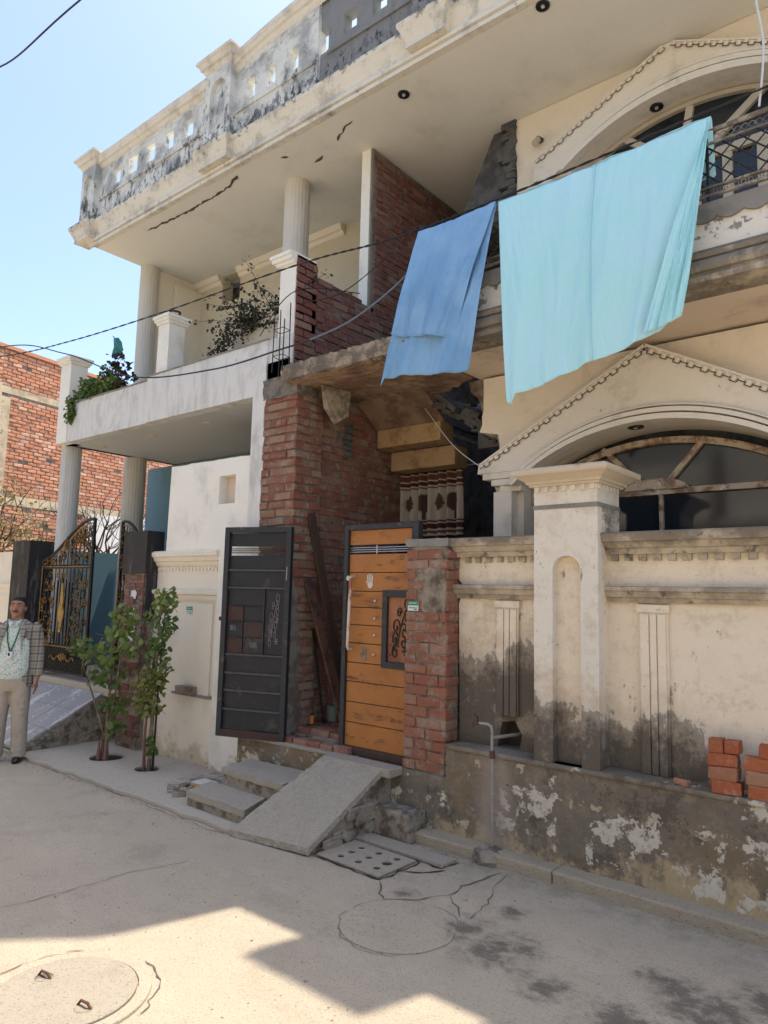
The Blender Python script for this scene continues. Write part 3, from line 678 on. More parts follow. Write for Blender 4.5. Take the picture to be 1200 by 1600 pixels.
# railing
M['rail_old'] = simple('flaking_rail_paint', (.17, .145, .115), .8, .1, .3, c2=(.33, .29, .23), t0=.56)
rl = MB(); rl.bar((-3.40, 4.46, 4.66), (XR, 4.46, 4.70), .016); rl.build('top_rail', 'rail_old', rh)
rl = MB(); rl.box(-3.32, 4.45, 4.245, XR, 4.475, 4.262); rl.box(-3.32, 4.45, 4.30, XR, 4.475, 4.312); rl.build('bottom_rail', 'rail_old', rh)
rl = MB(); rl.box(-3.32, 4.45, 4.585, XR, 4.475, 4.60); rl.build('middle_rail', 'rail_old', rh)
for k in range(14):
    x = -3.30 + k * .36; MB().box(x - .008, 4.452, 4.225, x + .008, 4.47, 4.68).build('baluster', 'dark_iron', rh)
lt = MB(); s_ = .098; x = -3.32 - .28
while x < XR:
    for dx in (.285, -.285):
        a = Vector((x if dx > 0 else x + .285, 4.46, 4.312)); b = a + Vector((dx, 0, .273))
        if a.x > -3.33 and b.x > -3.33 and a.x < XR and b.x < XR: lt.bar(a, b, .0055, 4)
    x += s_
o = lt.build('lattice', 'dark_iron', rh); o['kind'] = 'stuff'
sc_ = MB(); x = -3.3
while x < XR:
    c = Vector((x, 4.462, 4.281)); sc_.tube([c + Vector((.014 * math.cos(a), 0, .014 * math.sin(a))) for a in [k * PI / 4 for k in range(9)]], .003, 4, False)
    c = Vector((x + .018, 4.462, 4.63)); sc_.tube([c + Vector((.018 * math.cos(a), 0, .018 * math.sin(a))) for a in [k * PI / 4 for k in range(9)]], .0035, 4, False); x += .04
o = sc_.build('scroll_band', 'rail_old', rh); o['kind'] = 'stuff'
# lamps in soffits
M['black_plastic'] = simple('black_plastic', (.015, .015, .017), .4)
M['bulb'] = simple('frosted_bulb', (.55, .55, .55), .3)
def downlight(parent, x, y, z):
    MB().lathe(x, y, [(.06, z), (.058, z - .014), (.038, z - .02), (.034, z - .006)], 20).build('lamp_rim', 'black_plastic', parent, smooth=True)
    MB().lathe(x, y, [(.018, z - .002), (.016, z - .018), (.0, z - .02)], 12).build('lamp_bulb', 'bulb', parent)
downlight(rh, -4.11, 5.12, 6.70); downlight(rh, -2.53, 4.99, 6.70); downlight(rh, -1.5, 5.0, 6.7)
downlight(rh, -1.90, 5.24, 3.055); downlight(rh, -1.97, 6.09, 6.17)
m = MB().bar((-3.14, 6.15, 6.36), (-3.14, 6.08, 6.34), .03, 12); m.build('lamp_holder', 'black_plastic', rh)
MB().bar((-3.14, 6.10, 6.35), (-3.16, 6.05, 6.28), .03, 12, .035).build('lamp_shade', 'win_cream', rh)
# rough grey wall remnant hanging beside the upper wall, rubble behind it
o = MB().plate([(-3.72, 6.69), (-4.14, 5.86), (-3.86, 5.83), (-3.70, 5.70), (-3.44, 5.74), (-3.44, 6.69)], [], fxz(6.20), 0, .12).build('wall_remnant', 'dark_cement', rh)
m = MB()
for k in range(26):
    z = 5.72 + k * .038; x1 = -3.43; m.box(x1 - R_.uniform(.06, .2), 6.12, z, x1 + R_.uniform(0, .02), 6.21, z + .034, .008)
m.build('broken_brickwork', 'dark_cement', rh)
# rooms behind: passage, void and floors
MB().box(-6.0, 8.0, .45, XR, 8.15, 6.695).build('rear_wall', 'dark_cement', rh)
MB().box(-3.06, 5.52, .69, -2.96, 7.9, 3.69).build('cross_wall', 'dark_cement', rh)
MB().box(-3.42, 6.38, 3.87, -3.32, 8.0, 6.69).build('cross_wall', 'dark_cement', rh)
# underside of the stair: two ochre steps hang towards the back
for (y, za, zb, x0, x1) in ((5.66, 3.45, 3.285, -4.80, -3.985), (5.90, 3.24, 3.075, -4.80, -3.97)):
    MB().box(x0, y, zb, x1, y + .23, za + .04).build('stair_step', 'ochre', rh, bevel=.01)
o = MB().plate([(5.30, 3.70), (5.44, 3.62), (5.655, 3.47), (5.655, 3.69), (5.3, 3.72)], [], lambda a, b, d: (-4.80 + d, a, b), 0, .86).build('stair_soffit', 'slab_under', rh)
m = MB()
for k in range(70):
    u_ = R_.random(); x = -3.98 + u_ * .75; z = 3.72 - u_ * .50 + R_.uniform(-.10, .06) ; y = 5.58 + R_.uniform(-.06, .3)
    a = R_.uniform(-.4, .4); m.obox((x, y, z), (math.cos(a), 0, -math.sin(a) - .5), (0, 1, .2), (.5, 0, 1), R_.uniform(.04, .13), .06, R_.uniform(.008, .03))
o = m.build('charred_beams', 'dark_cement', rh)
MB().plate(rough_edge((-3.46, 3.7), (-3.14, 3.02), 8, .04, 21) + [(-3.02, 3.05), (-3.02, 3.7)], [], fxz(5.36), 0, .16).build('broken_jamb', 'mortar_light', rh)
MB().box(-3.95, 6.3, 3.3, -3.05, 6.36, 3.7).build('inner_lintel', 'cement', rh)
MB().plate([(-3.96, 3.69), (-3.30, 3.69), (-3.30, 3.42), (-3.60, 3.36), (-3.90, 3.55)], [], fxz(6.0), 0, .1).build('inner_plaster', 'cement', rh)
MB().box(-3.75, 6.6, 2.62, -3.5, 6.66, 3.0).build('inner_shelf', 'mortar_light', rh)

# ================================================================ brick pillar and passage
brick_variants('n', .22, .1, .066, 'brick'); brick_variants('in', .22, .1, .066, 'brick_in'); brick_variants('up', .22, .1, .066, 'brick_up', j=.006); brick_variants('gate', .22, .1, .07, 'brick_gate', j=.005)
bp = thing('brick_pillar', (-5.0, 4.6, .45), 'tall rough red brick pillar at the left side of the open gate under the broken slab', 'brick pillar')
MB().box(-5.23, 4.49, .40, -4.80, 4.83, 3.70).build('mortar_core', 'mortar', bp)
brick_wall(bp, 'n', (-5.24, 4.48, 0), (1, 0, 0), (0, -1, 0), .44, .47, 3.70, L=.205, H=.062, joint=.017, jit=.008, maxang=.025)
brick_wall(bp, 'n', (-4.79, 4.48, 0), (0, 1, 0), (1, 0, 0), .34, .47, 3.70, L=.205, H=.062, joint=.017, course0=1, jit=.008, maxang=.025)
o = MB().box(-5.26, 4.46, 3.60, -4.78, 4.84, 3.80).build('mortar_cap', 'mortar', bp); subdivide_rough(o, 4, .03, .1)
# cement smear running down the arris of the pillar
m = MB().plate(rough_edge((-4.97, 1.0), (-4.985, 1.7), 8, .03, 4) + [(-4.80, 1.8), (-4.785, .45), (-4.9, .45)], [], fxz(4.466), 0, .016); m.build('mortar_smear', 'mortar', bp)
m = MB().plate(rough_edge((4.56, 1.75), (4.66, .45), 9, .03, 14) + [(4.47, .45), (4.47, 1.9)], [], fyz(-4.784), -.004, .016); m.build('mortar_smear', 'mortar', bp)
pw = thing('brick_wall', (-4.9, 5.4, .45), 'red brick side wall of the passage behind the open gate', 'brick wall')
MB().box(-5.06, 4.84, .40, -4.84, 8.0, 3.70).build('mortar_core', 'mortar', pw)
brick_wall(pw, 'in', (-4.835, 4.86, 0), (0, 1, 0), (1, 0, 0), 1.50, .55, 3.70, L=.215, H=.064, joint=.014, jit=.007, maxang=.02, limit=290, skip=lambda s, z: (.34 < s < .42 and 2.0 < z < 2.1) or (.3 < s < .45 and 3.2 < z < 3.42))
# dangling torn sheet and switch box below the slab
o = tag(MB().add([(-4.62, 4.62, 3.69), (-4.55, 4.95, 3.69), (-4.60, 4.98, 3.46), (-4.66, 4.85, 3.36), (-4.68, 4.72, 3.50), (-4.615, 4.62, 3.692), (-4.545, 4.95, 3.692), (-4.595, 4.98, 3.462), (-4.655, 4.85, 3.362), (-4.675, 4.72, 3.502)], [(0, 1, 2, 3, 4), (9, 8, 7, 6, 5), (0, 5, 6, 1), (1, 6, 7, 2), (2, 7, 8, 3), (3, 8, 9, 4), (4, 9, 5, 0)]).build('torn_sheet', 'broken_slab'), 'torn brown sheet hanging from the underside of the broken slab', 'sheet')
m = MB()
for k in range(16): m.box(-4.83, 5.18 + R_.uniform(-.03, .06), 3.10 + k * .022, -4.80 + R_.uniform(0, .03), 5.22 + R_.uniform(0, .05), 3.13 + k * .022, .01)
tag(m.build('soot_clump', 'dark_cement'), 'black sooty clump stuck on the passage brick wall', 'soot clump')
# floor of the passage in bricks
pf = thing('passage_floor', (-4.3, 5.2, .45), 'worn red brick threshold and floor just inside the open gate', 'brick floor')
MB().box(-4.80, 4.56, .30, -3.1, 8.0, .515).build('bed', 'mortar_light', pf)
base = origin_of(pf)
for r in range(8):
    for c in range(4):
        y = 4.66 + r * .115; x = -4.72 + c * .235 + (r % 2) * .1
        if x > -4.1 and r > 1: continue
        b = put_brick(pf, base, R_.choice(BV['in']), (x, y, .53 + R_.uniform(-.006, .012)), (1, R_.uniform(-.06, .06), 0), (0, -1, 0), 1, .9)
for c in range(5): put_brick(pf, base, R_.choice(BV['in']), (-4.70 + c * .16, 4.47, .475 + R_.uniform(-.004, .006)), (1, R_.uniform(-.15, .15), 0), (0, -1, 0), .66, .9, R_.uniform(-.05, .05))
# things dumped in the passage
M['red_paint'] = simple('red_paint', (.35, .05, .03), .6); M['green_paint'] = simple('sage_paint', (.16, .21, .17), .6)
t = thing('paint_tin', (-4.70, 5.0, .57), 'small sage green tin standing among the clutter inside the gate', 'tin')
MB().lathe(-4.70, 5.0, [(.055, .57), (.058, .60), (.058, .70), (.05, .71)], 16).build('body', 'green_paint', t, smooth=True)
MB().tube([(-4.755, 5.0, .70), (-4.73, 4.97, .745), (-4.68, 4.97, .75), (-4.645, 5.0, .70)], .003, 5).build('handle', 'galv', t)
t = thing('red_box', (-4.62, 5.24, .57), 'red tool box beside the sage tin inside the gate', 'box')
MB().box(-4.69, 5.16, .57, -4.54, 5.30, .67).build('body', 'red_paint', t, bevel=.008); MB().box(-4.67, 5.225, .67, -4.56, 5.235, .69).build('handle', 'black_plastic', t)
t = thing('bottle', (-4.73, 4.76, .57), 'little orange bottle standing against the brick pillar foot', 'bottle')
M['orange_plastic'] = simple('orange_plastic', (.55, .20, .03), .4)
MB().lathe(-4.73, 4.76, [(.022, .57), (.023, .63), (.010, .645)], 12).build('body', 'orange_plastic', t, smooth=True); MB().lathe(-4.73, 4.76, [(.011, .645), (.011, .665)], 10).build('cap', 'black_plastic', t)
M['plank_dark'] = simple('dark_old_timber', (.075, .045, .03), .85, 0, .3, scale=14, st=(1, 1, .12))
def board(name, p, q, wdt, th, label, cat, mat='plank_dark', nrm=(1, 0, 0)):
    p, q = Vector(p), Vector(q); u = (q - p).normalized(); v = u.cross(Vector(nrm)).normalized(); n = u.cross(v)
    return tag(MB().obox((p + q) / 2, u, v, n, (q - p).length / 2, wdt, th).build(name, mat, bevel=.003), label, cat)
board('timber_plank', (-4.78, 4.70, 2.50), (-4.55, 5.05, .60), .045, .014, 'long dark timber plank leaning on the passage wall', 'plank')
board('timber_plank', (-4.77, 4.68, 1.88), (-4.40, 4.85, .58), .05, .012, 'shorter rusty plank leaning across the long one behind the gate', 'plank', 'rust')
board('iron_rod', (-4.78, 4.78, 1.42), (-4.66, 4.84, .57), .009, .009, 'thin dark rod standing against the passage wall', 'rod', 'dark_iron')
tag(MB().box(-4.80, 5.35, .57, -4.1, 5.40, .95).build('sheet_metal', 'dark_iron', bevel=.004), 'dark sheet of metal propped low across the passage', 'metal sheet')
# curtain
def curtain_mat():
    t = NT('striped_curtain_cloth', .9, .1); P = t.xyz(); z = P[2]; x = P[0]
    base = t.mix(t.noise(30, 3), (.42, .36, .29), (.52, .45, .37))
    def band(a, b): return t.ma('MULTIPLY', t.step(z, a - .003, a + .003), t.ma('SUBTRACT', 1.0, t.step(z, b - .003, b + .003)))
    for a, b, c in ((3.06, 3.16, (.045, .02, .018)), (2.985, 3.045, (.14, .06, .045)), (2.93, 2.97, (.08, .03, .028)), (2.895, 2.912, (.16, .08, .055)), (2.53, 2.55, (.13, .06, .045)), (2.46, 2.515, (.08, .03, .028)), (2.41, 2.44, (.15, .07, .05)), (1.9, 2.385, (.04, .022, .02))):
        base = t.mix(band(a, b), base, c)
    # round tree motifs, repeated across the cloth
    fx = t.ma('SUBTRACT', t.ma('FRACT', t.ma('MULTIPLY', x, 5.2)), .5); dz = t.ma('MULTIPLY', t.ma('SUBTRACT', z, 2.74), 5.6)
    r = t.ma('SQRT', t.ma('ADD', t.ma('MULTIPLY', t.ma('MULTIPLY', fx, 1.7), t.ma('MULTIPLY', fx, 1.7)), t.ma('MULTIPLY', dz, dz)))
    r = t.ma('ADD', r, t.ma('MULTIPLY', t.ma('SUBTRACT', t.noise(45, 3, .8), .5), .5))
    m = t.ma('SUBTRACT', 1.0, t.step(r, .50, .60)); base = t.mix(m, base, (.10, .058, .045))
    tr = t.ma('MULTIPLY', t.ma('SUBTRACT', 1.0, t.step(t.ma('ABSOLUTE', fx), .03, .06)), band(2.56, 2.7)); base = t.mix(tr, base, (.10, .058, .045))
    t.col(base); return t.m
M['curtain'] = curtain_mat()
def cloth_grid(fn, nu, nv):
    m = MB(); vs = [fn(i / nu, j / nv) for j in range(nv + 1) for i in range(nu + 1)]
    return m.add(vs, [(j * (nu + 1) + i, j * (nu + 1) + i + 1, (j + 1) * (nu + 1) + i + 1, (j + 1) * (nu + 1) + i) for j in range(nv) for i in range(nu)])
def cur(u, v):
    x = -4.90 + .86 * u + .02 * math.sin(v * 3); z = 3.14 - 1.2 * v
    y = 6.14 + .055 * math.sin(u * 2 * PI * 7 + .4 * math.sin(v * 4)) * (.6 + .6 * v) + .01 * math.sin(u * 60)
    return (x, y, z)
t = thing('curtain', (-4.5, 6.16, 1.9), 'brown and cream striped curtain with round tree motifs hanging under the stair', 'curtain')
o = cloth_grid(cur, 120, 16).build('cloth', 'curtain', t, smooth=True); s = o.modifiers.new('th', 'SOLIDIFY'); s.thickness = .003
MB().bar((-4.83, 6.15, 3.13), (-3.2, 6.15, 3.09), .007).build('wire', 'galv', t)

# ================================================================ gate
M['frame_grey'] = simple('dark_grey_gate_paint', (.035, .037, .042), .55, .2, .2, c2=(.10, .075, .055), t0=.62)
def orange_mat():
    t = NT('worn_ochre_gate_paint', .5, .4)
    b = t.mix(t.noise(4, 6, .7), (.27, .098, .025), (.45, .18, .036))
    b = t.mix(t.step(t.noise(3, 9, .72, (1, 1, 3.5), off=3), .54, .64), b, (.13, .05, .025))
    b = t.mix(t.ma('MULTIPLY', t.step(t.noise(2, 6, .7, (1, 1, 1.6), off=8), .52, .7), .7), b, (.24, .08, .022))
    b = t.mix(t.step(t.noise(22, 7, .75, (1, 1, 3), off=13), .66, .69), b, (.07, .04, .025))
    t.col(b); t.bump(t.noise(30, 5, .7, (1, 1, 3)), .3, .006); return t.m
M['orange'] = orange_mat()
M['chrome'] = simple('worn_chrome', (.55, .53, .50), .3, .85, .1)
M['steel_handle'] = simple('scratched_handle', (.62, .52, .44), .35, .3, .2, c2=(.35, .12, .07), t0=.56)
M['white_print'] = simple('white_hand_print', (.6, .55, .47), .8)
M['panel_black'] = simple('black_panel_paint', (.022, .024, .028), .55, .1, .3, c2=(.06, .055, .05), t0=.6, scale=10)
M['panel_brown'] = simple('rust_brown_panel', (.055, .028, .024), .6, 0, .3)
M['copper'] = plaster('coppery_inset', (.36, .155, .075), [dict(c=(.20, .07, .04), s=4, t=.5, w=.1, st=(1, 1, .2), a=.8)], bump=.1, rough=.5)
def spiral(c, r, turns, a0, sgn, fn, n=22):
    return [fn(c[0] + r * (1 - .82 * k / n) * math.cos(a0 + sgn * turns * 2 * PI * k / n), c[1] + r * (1 - .82 * k / n) * math.sin(a0 + sgn * turns * 2 * PI * k / n)) for k in range(n + 1)]
def scrollwork(fn, m, r=.007):
    """vine of scrolls climbing through a 0..1 x 0..1 panel (aspect handled by fn)"""
    m.tube([fn(*p) for p in ((.15, .12), (.3, .25), (.42, .42), (.50, .60), (.62, .78), (.75, .90))], r, 5)
    for c, rr, a, s in (((.30, .56), .17, -1.0, 1), ((.70, .93), .17, -2.0, 1), ((.72, .72), .14, 2.4, -1), ((.62, .48), .15, 2.2, -1), ((.26, .36), .14, -.6, 1), ((.42, .80), .10, 0, 1), ((.72, .56), .10, 1.5, -1), ((.28, .14), .15, .6, 1), ((.58, .30), .12, 2, -1)):
        m.tube(spiral(c, rr, 1.25, a, s, fn), [r * .95] * 18 + [r * 1.5] * 5, 5)
    for k in range(6):
        a = k * PI / 3; c = fn(.72 + .16 * math.cos(a), .16 + .065 * math.sin(a)); m.tube([fn(.72, .16), c], [r * .8, r * 1.9], 5)
    for k in range(8): m.tube([fn(.08 + .06 * (k % 3), .08 + k * .055), fn(.10 + .06 * (k % 3), .09 + k * .055)], r * .9, 5)
# orange (closed) leaf: x -4.10..-3.43
OL = thing('gate_leaf', (-3.78, 4.52, .47), 'ochre boarded metal gate leaf with long handle and scroll panel beside the brick pier', 'gate leaf')
X0, X1 = -4.145, -3.42
zs = [.52, .70, .875, 1.035, 1.20, 1.345, 1.49, 1.63, 1.78, 1.95, 2.10, 2.155, 2.275]
MB().box(X0, 4.49, .46, X0 + .045, 4.55, 2.33).build('frame_stile', 'frame_grey', OL, bevel=.004)
MB().box(X0, 4.485, 2.29, -3.35, 4.545, 2.335).build('frame_rail', 'frame_grey', OL, bevel=.004)
MB().box(-3.42, 4.485, 2.10, -3.35, 4.545, 2.29).build('frame_stile', 'frame_grey', OL, bevel=.004)
MB().box(X0, 4.487, .455, X1, 4.545, .515).build('frame_rail', 'plank_dark', OL, bevel=.004)
MB().box(X0 + .045, 4.535, .5, X1, 4.545, 2.08).build('backing', 'frame_grey', OL)
bands = [(.517, .700), (.706, .865), (.871, 1.03), (1.036, 1.185), (1.191, 1.345), (1.351, 1.495), (1.501, 1.64), (1.646, 1.775), (1.781, 1.93), (1.936, 2.085), (2.165, 2.288)]
for i, (a, b) in enumerate(bands):
    xr = -3.715 if 3 < i + .5 < 8 and a > 1.18 else X1
    if a > 1.75 or b < 1.19: xr = X1
    o = MB().add(*(lambda m: (m.v, m.f))(MB().plate([(X0 + .047, a), (xr, a), (xr, b), (X0 + .047, b)], [], fxz(4.512 + R_.uniform(0, .003)), 0, .022))).build('plank', 'orange', OL, bevel=.004)
MB().box(-3.715, 4.495, 1.17, -3.665, 4.53, 1.79).build('inset_frame', 'frame_grey', OL, bevel=.003)
MB().box(-3.665, 4.495, 1.735, X1, 4.53, 1.79).build('inset_frame', 'frame_grey', OL, bevel=.003)
MB().box(-3.665, 4.495, 1.17, X1, 4.53, 1.22).build('inset_frame', 'frame_grey', OL, bevel=.003)
MB().box(-3.664, 4.522, 1.221, X1, 4.530, 1.734).build('inset_panel', 'copper', OL)
m = MB(); scrollwork(lambda a, b: (-3.66 + a * .26, 4.516, 1.235 + b * .47), m, .0055); m.build('scrollwork', 'black_plastic', OL, smooth=True)
for z in (2.105, 2.123, 2.141): MB().bar((X0 + .045, 4.515, z), (X1, 4.515, z), .004, 6).build('grille_bar', 'chrome', OL)
MB().box(-3.80, 4.508, 2.09, -3.79, 4.52, 2.16).build('grille_clip', 'chrome', OL)
MB().tube([(-4.035, 4.51, 1.90), (-4.03, 4.465, 1.895), (-4.03, 4.455, 1.87), (-4.045, 4.455, 1.32), (-4.045, 4.465, 1.30), (-4.045, 4.51, 1.295)], .014, 10).build('handle', 'steel_handle', OL, smooth=True)
m = MB().bar((-4.085, 4.505, 1.885), (-4.085, 4.485, 1.885), .022, 14); m.build('lock', 'chrome', OL, smooth=True)
for z in (1.70, 1.555, 1.42, 1.265): MB().tube([(-3.80, 4.512, z), (-3.80, 4.50, z), (-3.80, 4.493, z)], [.014, .012, .004], 10).build('stud', 'chrome', OL, smooth=True)
def hand_print(cx, cz, k, rot=0):
    m = MB(); fn = fxz(4.5085); m.plate([(cx + .034 * k * math.cos(a), cz + .04 * k * math.sin(a)) for a in [j * PI / 6 for j in range(12)]], [], fn, 0, .002)
    for j, (dx, L) in enumerate(((-.028, .06), (-.01, .075), (.009, .072), (.027, .055))):
        m.plate([(cx + (dx - .007) * k, cz + .03 * k), (cx + (dx + .007) * k, cz + .03 * k), (cx + (dx * 1.2 + .006) * k, cz + (.03 + L) * k), (cx + (dx * 1.2 - .006) * k, cz + (.03 + L) * k)], [], fn, 0, .0019)
    m.plate([(cx - .034 * k, cz), (cx - .055 * k, cz + .03 * k), (cx - .046 * k, cz + .036 * k), (cx - .026 * k, cz + .015 * k)], [], fn, 0, .0018)
    return m
hand_print(-3.86, 1.835, .85).build('hand_print', 'white_print', OL); hand_print(-3.91, 1.24, .8).build('hand_print', 'mortar_light', OL)
M['bar_grey'] = simple('chalky_grey_bar', (.085, .085, .088), .6, .1, .3)
# black (open) leaf: seen from its back, swung out from the brick pillar
GL = thing('gate_leaf', (-4.79, 4.44, .47), 'black back of the gate leaf swung open against the white wall', 'gate leaf')
ang = rad(20); H0 = Vector((-4.71, 4.42, 0)); U = Vector((-math.cos(ang), -math.sin(ang), 0)); Nn = Vector((math.sin(ang), -math.cos(ang), 0))
W = .685
def gl(a, b, d): p = H0 + U * a + Nn * d; return (p.x, p.y, b)
def gbox(a0, z0, a1, z1, d0, d1, name, mat, bev=.003): return MB().plate([(a0, z0), (a1, z0), (a1, z1), (a0, z1)], [], gl, d0, d1).build(name, mat, GL, bevel=bev)
gbox(0, .46, .05, 2.34, -.02, .035, 'frame_stile', 'frame_grey'); gbox(W - .05, .46, W, 2.34, -.02, .035, 'frame_stile', 'frame_grey')
gbox(.05, 2.29, W - .05, 2.34, -.02, .034, 'frame_rail', 'frame_grey'); gbox(.05, .46, W - .05, .525, -.02, .034, 'frame_rail', 'panel_brown')
rails = [.70, .865, 1.02, 1.19, 1.80, 1.95, 2.09]
bz = [(.527, .70), (.70, .865), (.865, 1.02), (1.02, 1.19), (1.78, 1.94), (1.94, 2.08), (2.16, 2.29)]
for a, b in bz: gbox(.052, a + .003, W - .052, b - .003, -.004, .006, 'plank', 'panel_black')
for z in (.70, .865, 1.02, 1.185, 1.785, 1.945): gbox(.052, z - .008, W - .052, z + .008, .006, .022, 'cross_bar', 'bar_grey', .002)
for z in (2.105, 2.123, 2.141):
    p = gl(.05, z, .0); q = gl(W - .05, z, .0); MB().bar(p, q, .005).build('grille_bar', 'frame_grey', GL)
# the panel with the cut-out vine near the hinge and small boxes near the free edge
gbox(.052, .53, W - .052, 2.08, -.012, -.006, 'backing', 'panel_black')
gbox(.06, 1.195, .25, 1.775, -.004, .004, 'vine_panel', 'panel_black')
gbox(.25, 1.195, .265, 1.775, .004, .02, 'cross_bar', 'frame_grey', .002)
m = MB(); scrollwork(lambda a, b: gl(.225 - a * .14, 1.24 + b * .48, .008), m, .003); m.build('vine_cutout', simple('pale_vine', (.20, .17, .17), .7), GL)
for r, (za, zb) in enumerate(((1.195, 1.335), (1.345, 1.48), (1.49, 1.62), (1.63, 1.775))):
    for c in range(2):
        if r == 3 and c: continue
        a0 = .268 if c == 0 else .47; a1 = .46 if c == 0 else W - .055
        if r == 3: a1 = W - .055
        brown = (r, c) in ((0, 1), (1, 0), (2, 1)); gbox(a0, za, a1, zb, -.004, .006, 'panel', 'panel_brown' if brown else 'panel_black')
    gbox(.268, zb + .002, W - .052, zb + .010, .004, .018, 'cross_bar', 'frame_grey', .002)
for aa, zz in ((.35, 1.27), (.57, 1.42)):
    m = MB()
    for k in range(5): m.tube([gl(aa + .014 * k - .03, zz - .02, .007), gl(aa + .014 * k - .022 + R_.uniform(-.01, .01), zz + .025, .007)], .0018, 4)
    m.build('chalk_mark', simple('chalk', (.35, .34, .33), .9), GL)
MB().obox(Vector(gl(W + .02, 1.50, 0)), U, (0, 0, 1), Nn, .02, .018, .008).build('latch_eye', 'dark_iron', GL, bevel=.004)
MB().bar(gl(.03, 1.98, .035), gl(.03, 1.86, .04), .006).build('bolt', 'galv', GL)

# brick pier right of the gate
gp = thing('brick_pier', (-3.2, 4.5, .45), 'short red brick pier between ochre gate leaf and cream wall, cement smeared near its top', 'brick pier')
MB().box(-3.425, 4.455, .42, -3.055, 4.62, 2.16).build('mortar_core', 'mortar_light', gp)
sk = lambda s, z: 1.42 < z < 2.05 and s < .30
brick_wall(gp, 'gate', (-3.43, 4.45, 0), (1, 0, 0), (0, -1, 0), .38, .45, 2.14, L=.21, H=.064, joint=.015, jit=.007, maxang=.025, skip=lambda s, z: 1.62 < z < 1.95 and s > .2)
brick_wall(gp, 'gate', (-3.05, 4.45, 0), (0, 1, 0), (1, 0, 0), .16, .45, 2.14, L=.21, H=.064, joint=.015, jit=.007, course0=1)
o = MB().plate(rough_edge((-3.28, 1.66), (-3.10, 1.52), 7, .025, 3) + rough_edge((-3.06, 1.60), (-3.06, 2.03), 5, .012, 9) + rough_edge((-3.10, 2.03), (-3.25, 1.95), 6, .02, 1), [], fxz(4.441), 0, .02).build('cement_render', 'mortar_light', gp)
o = MB().box(-3.44, 4.44, 2.13, -3.04, 4.63, 2.19).build('cement_cap', 'cement', gp); subdivide_rough(o, 3, .015, .08)
M['green_sign'] = simple('green_enamel', (.02, .22, .12), .4); M['white_sign'] = simple('white_enamel', (.62, .64, .62), .4)
def number_plate(x, y, z, w_, h_, label):
    t = thing('number_plate', (x, y, z), label, 'sign')
    MB().box(x, y - .004, z, x + w_, y, z + h_).build('plate', 'white_sign', t)
    MB().box(x, y - .0055, z + h_ * .55, x + w_, y - .004, z + h_).build('green_band', 'green_sign', t)
    m = MB()
    for k in range(6): m.box(x + w_ * (.12 + .13 * k), y - .0052, z + h_ * .25, x + w_ * (.2 + .13 * k), y - .004, z + h_ * .36)
    m.box(x + w_ * .62, y - .0052, z + h_ * .08, x + w_ * .86, y - .004, z + h_ * .2); m.build('lettering', 'green_sign', t)
    m = MB()
    for k in range(7): m.box(x + w_ * (.1 + .11 * k), y - .0065, z + h_ * .72, x + w_ * (.17 + .11 * k), y - .0055, z + h_ * .84)
    m.build('lettering', 'white_sign', t)
number_plate(-3.405, 4.440, 1.635, .10, .075, 'small green and white house plate on the brick pier by the gate')

# ================================================================ ramp and steps in front of the gate
t = thing('concrete_ramp', (-3.9, 4.0, 0), 'sloping grey concrete ramp leading up to the ochre gate', 'ramp')
def slab_quad(q, th):
    """q: four top corners"""
    vs = [Vector(p) for p in q]; return MB().add(vs + [p - Vector((0, 0, th)) for p in vs], [(0, 1, 2, 3), (7, 6, 5, 4), (0, 4, 5, 1), (1, 5, 6, 2), (2, 6, 7, 3), (3, 7, 4, 0)])
o = slab_quad([(-4.24, 3.47, .045), (-3.53, 3.56, .06), (-3.50, 4.28, .45), (-4.11, 4.28, .46)], .045).build('ramp_slab', 'ramp', t); subdivide_rough(o, 6, .013, .05)
MB().box(-4.12, 4.27, .40, -3.42, 4.44, .462, .004).build('landing', 'ramp', t, bevel=.01)
m = MB().add([(-4.15, 3.60, 0), (-3.55, 3.62, 0), (-3.55, 3.62, .03), (-4.15, 3.60, .03), (-4.1, 4.42, 0), (-3.52, 4.42, 0), (-3.52, 4.27, .405), (-4.1, 4.27, .405), (-3.52, 4.42, .405), (-4.1, 4.42, .405)], [(0, 1, 2, 3), (3, 2, 6, 7), (7, 6, 8, 9), (0, 4, 5, 1), (0, 3, 7, 9, 4), (1, 5, 8, 6, 2), (4, 9, 8, 5)])
m.build('rubble_fill', 'rubble', t)
for k in range(15):
    y = 3.66 + R_.random() * .62; zt = (y - 3.6) * .55; z = R_.uniform(.0, max(.02, zt - .06))
    MB().box(-3.545, y - R_.uniform(.04, .1), z, -3.505 + R_.uniform(-.01, .01), y + R_.uniform(.03, .08), z + R_.uniform(.04, .075), .01).build('stone', 'rubble', t, bevel=.008)
tag(MB().box(-3.50, 4.20, 0, -3.18, 4.41, .20, .012).build('concrete_block', 'rubble', bevel=.015), 'rough concrete block sitting on the kerb right of the ramp', 'concrete block')
for (q, h, lab) in (([(-5.02, 3.64), (-4.27, 3.62), (-4.42, 3.98), (-5.12, 3.96)], .14, 'lower broken concrete step left of the ramp'), ([(-4.97, 3.95), (-4.20, 3.93), (-4.25, 4.36), (-5.04, 4.32)], .28, 'upper broken concrete step left of the ramp')):
    z0 = .026 if h < .2 else .026
    t2 = thing('step', (q[0][0], q[0][1], 0), lab, 'step')
    o = slab_quad([(a, b, h) for a, b in q], .05).build('tread', 'ramp', t2); subdivide_rough(o, 4, .008, .1)
    cx = sum(a for a, b in q) / 4; cy = sum(b for a, b in q) / 4; q2 = [(cx + (a - cx) * .96, cy + (b - cy) * .94, h - .05) for a, b in q]
    o = slab_quad(q2, h - .05 - .001).build('riser', 'rubble', t2); subdivide_rough(o, 4, .012, .08)
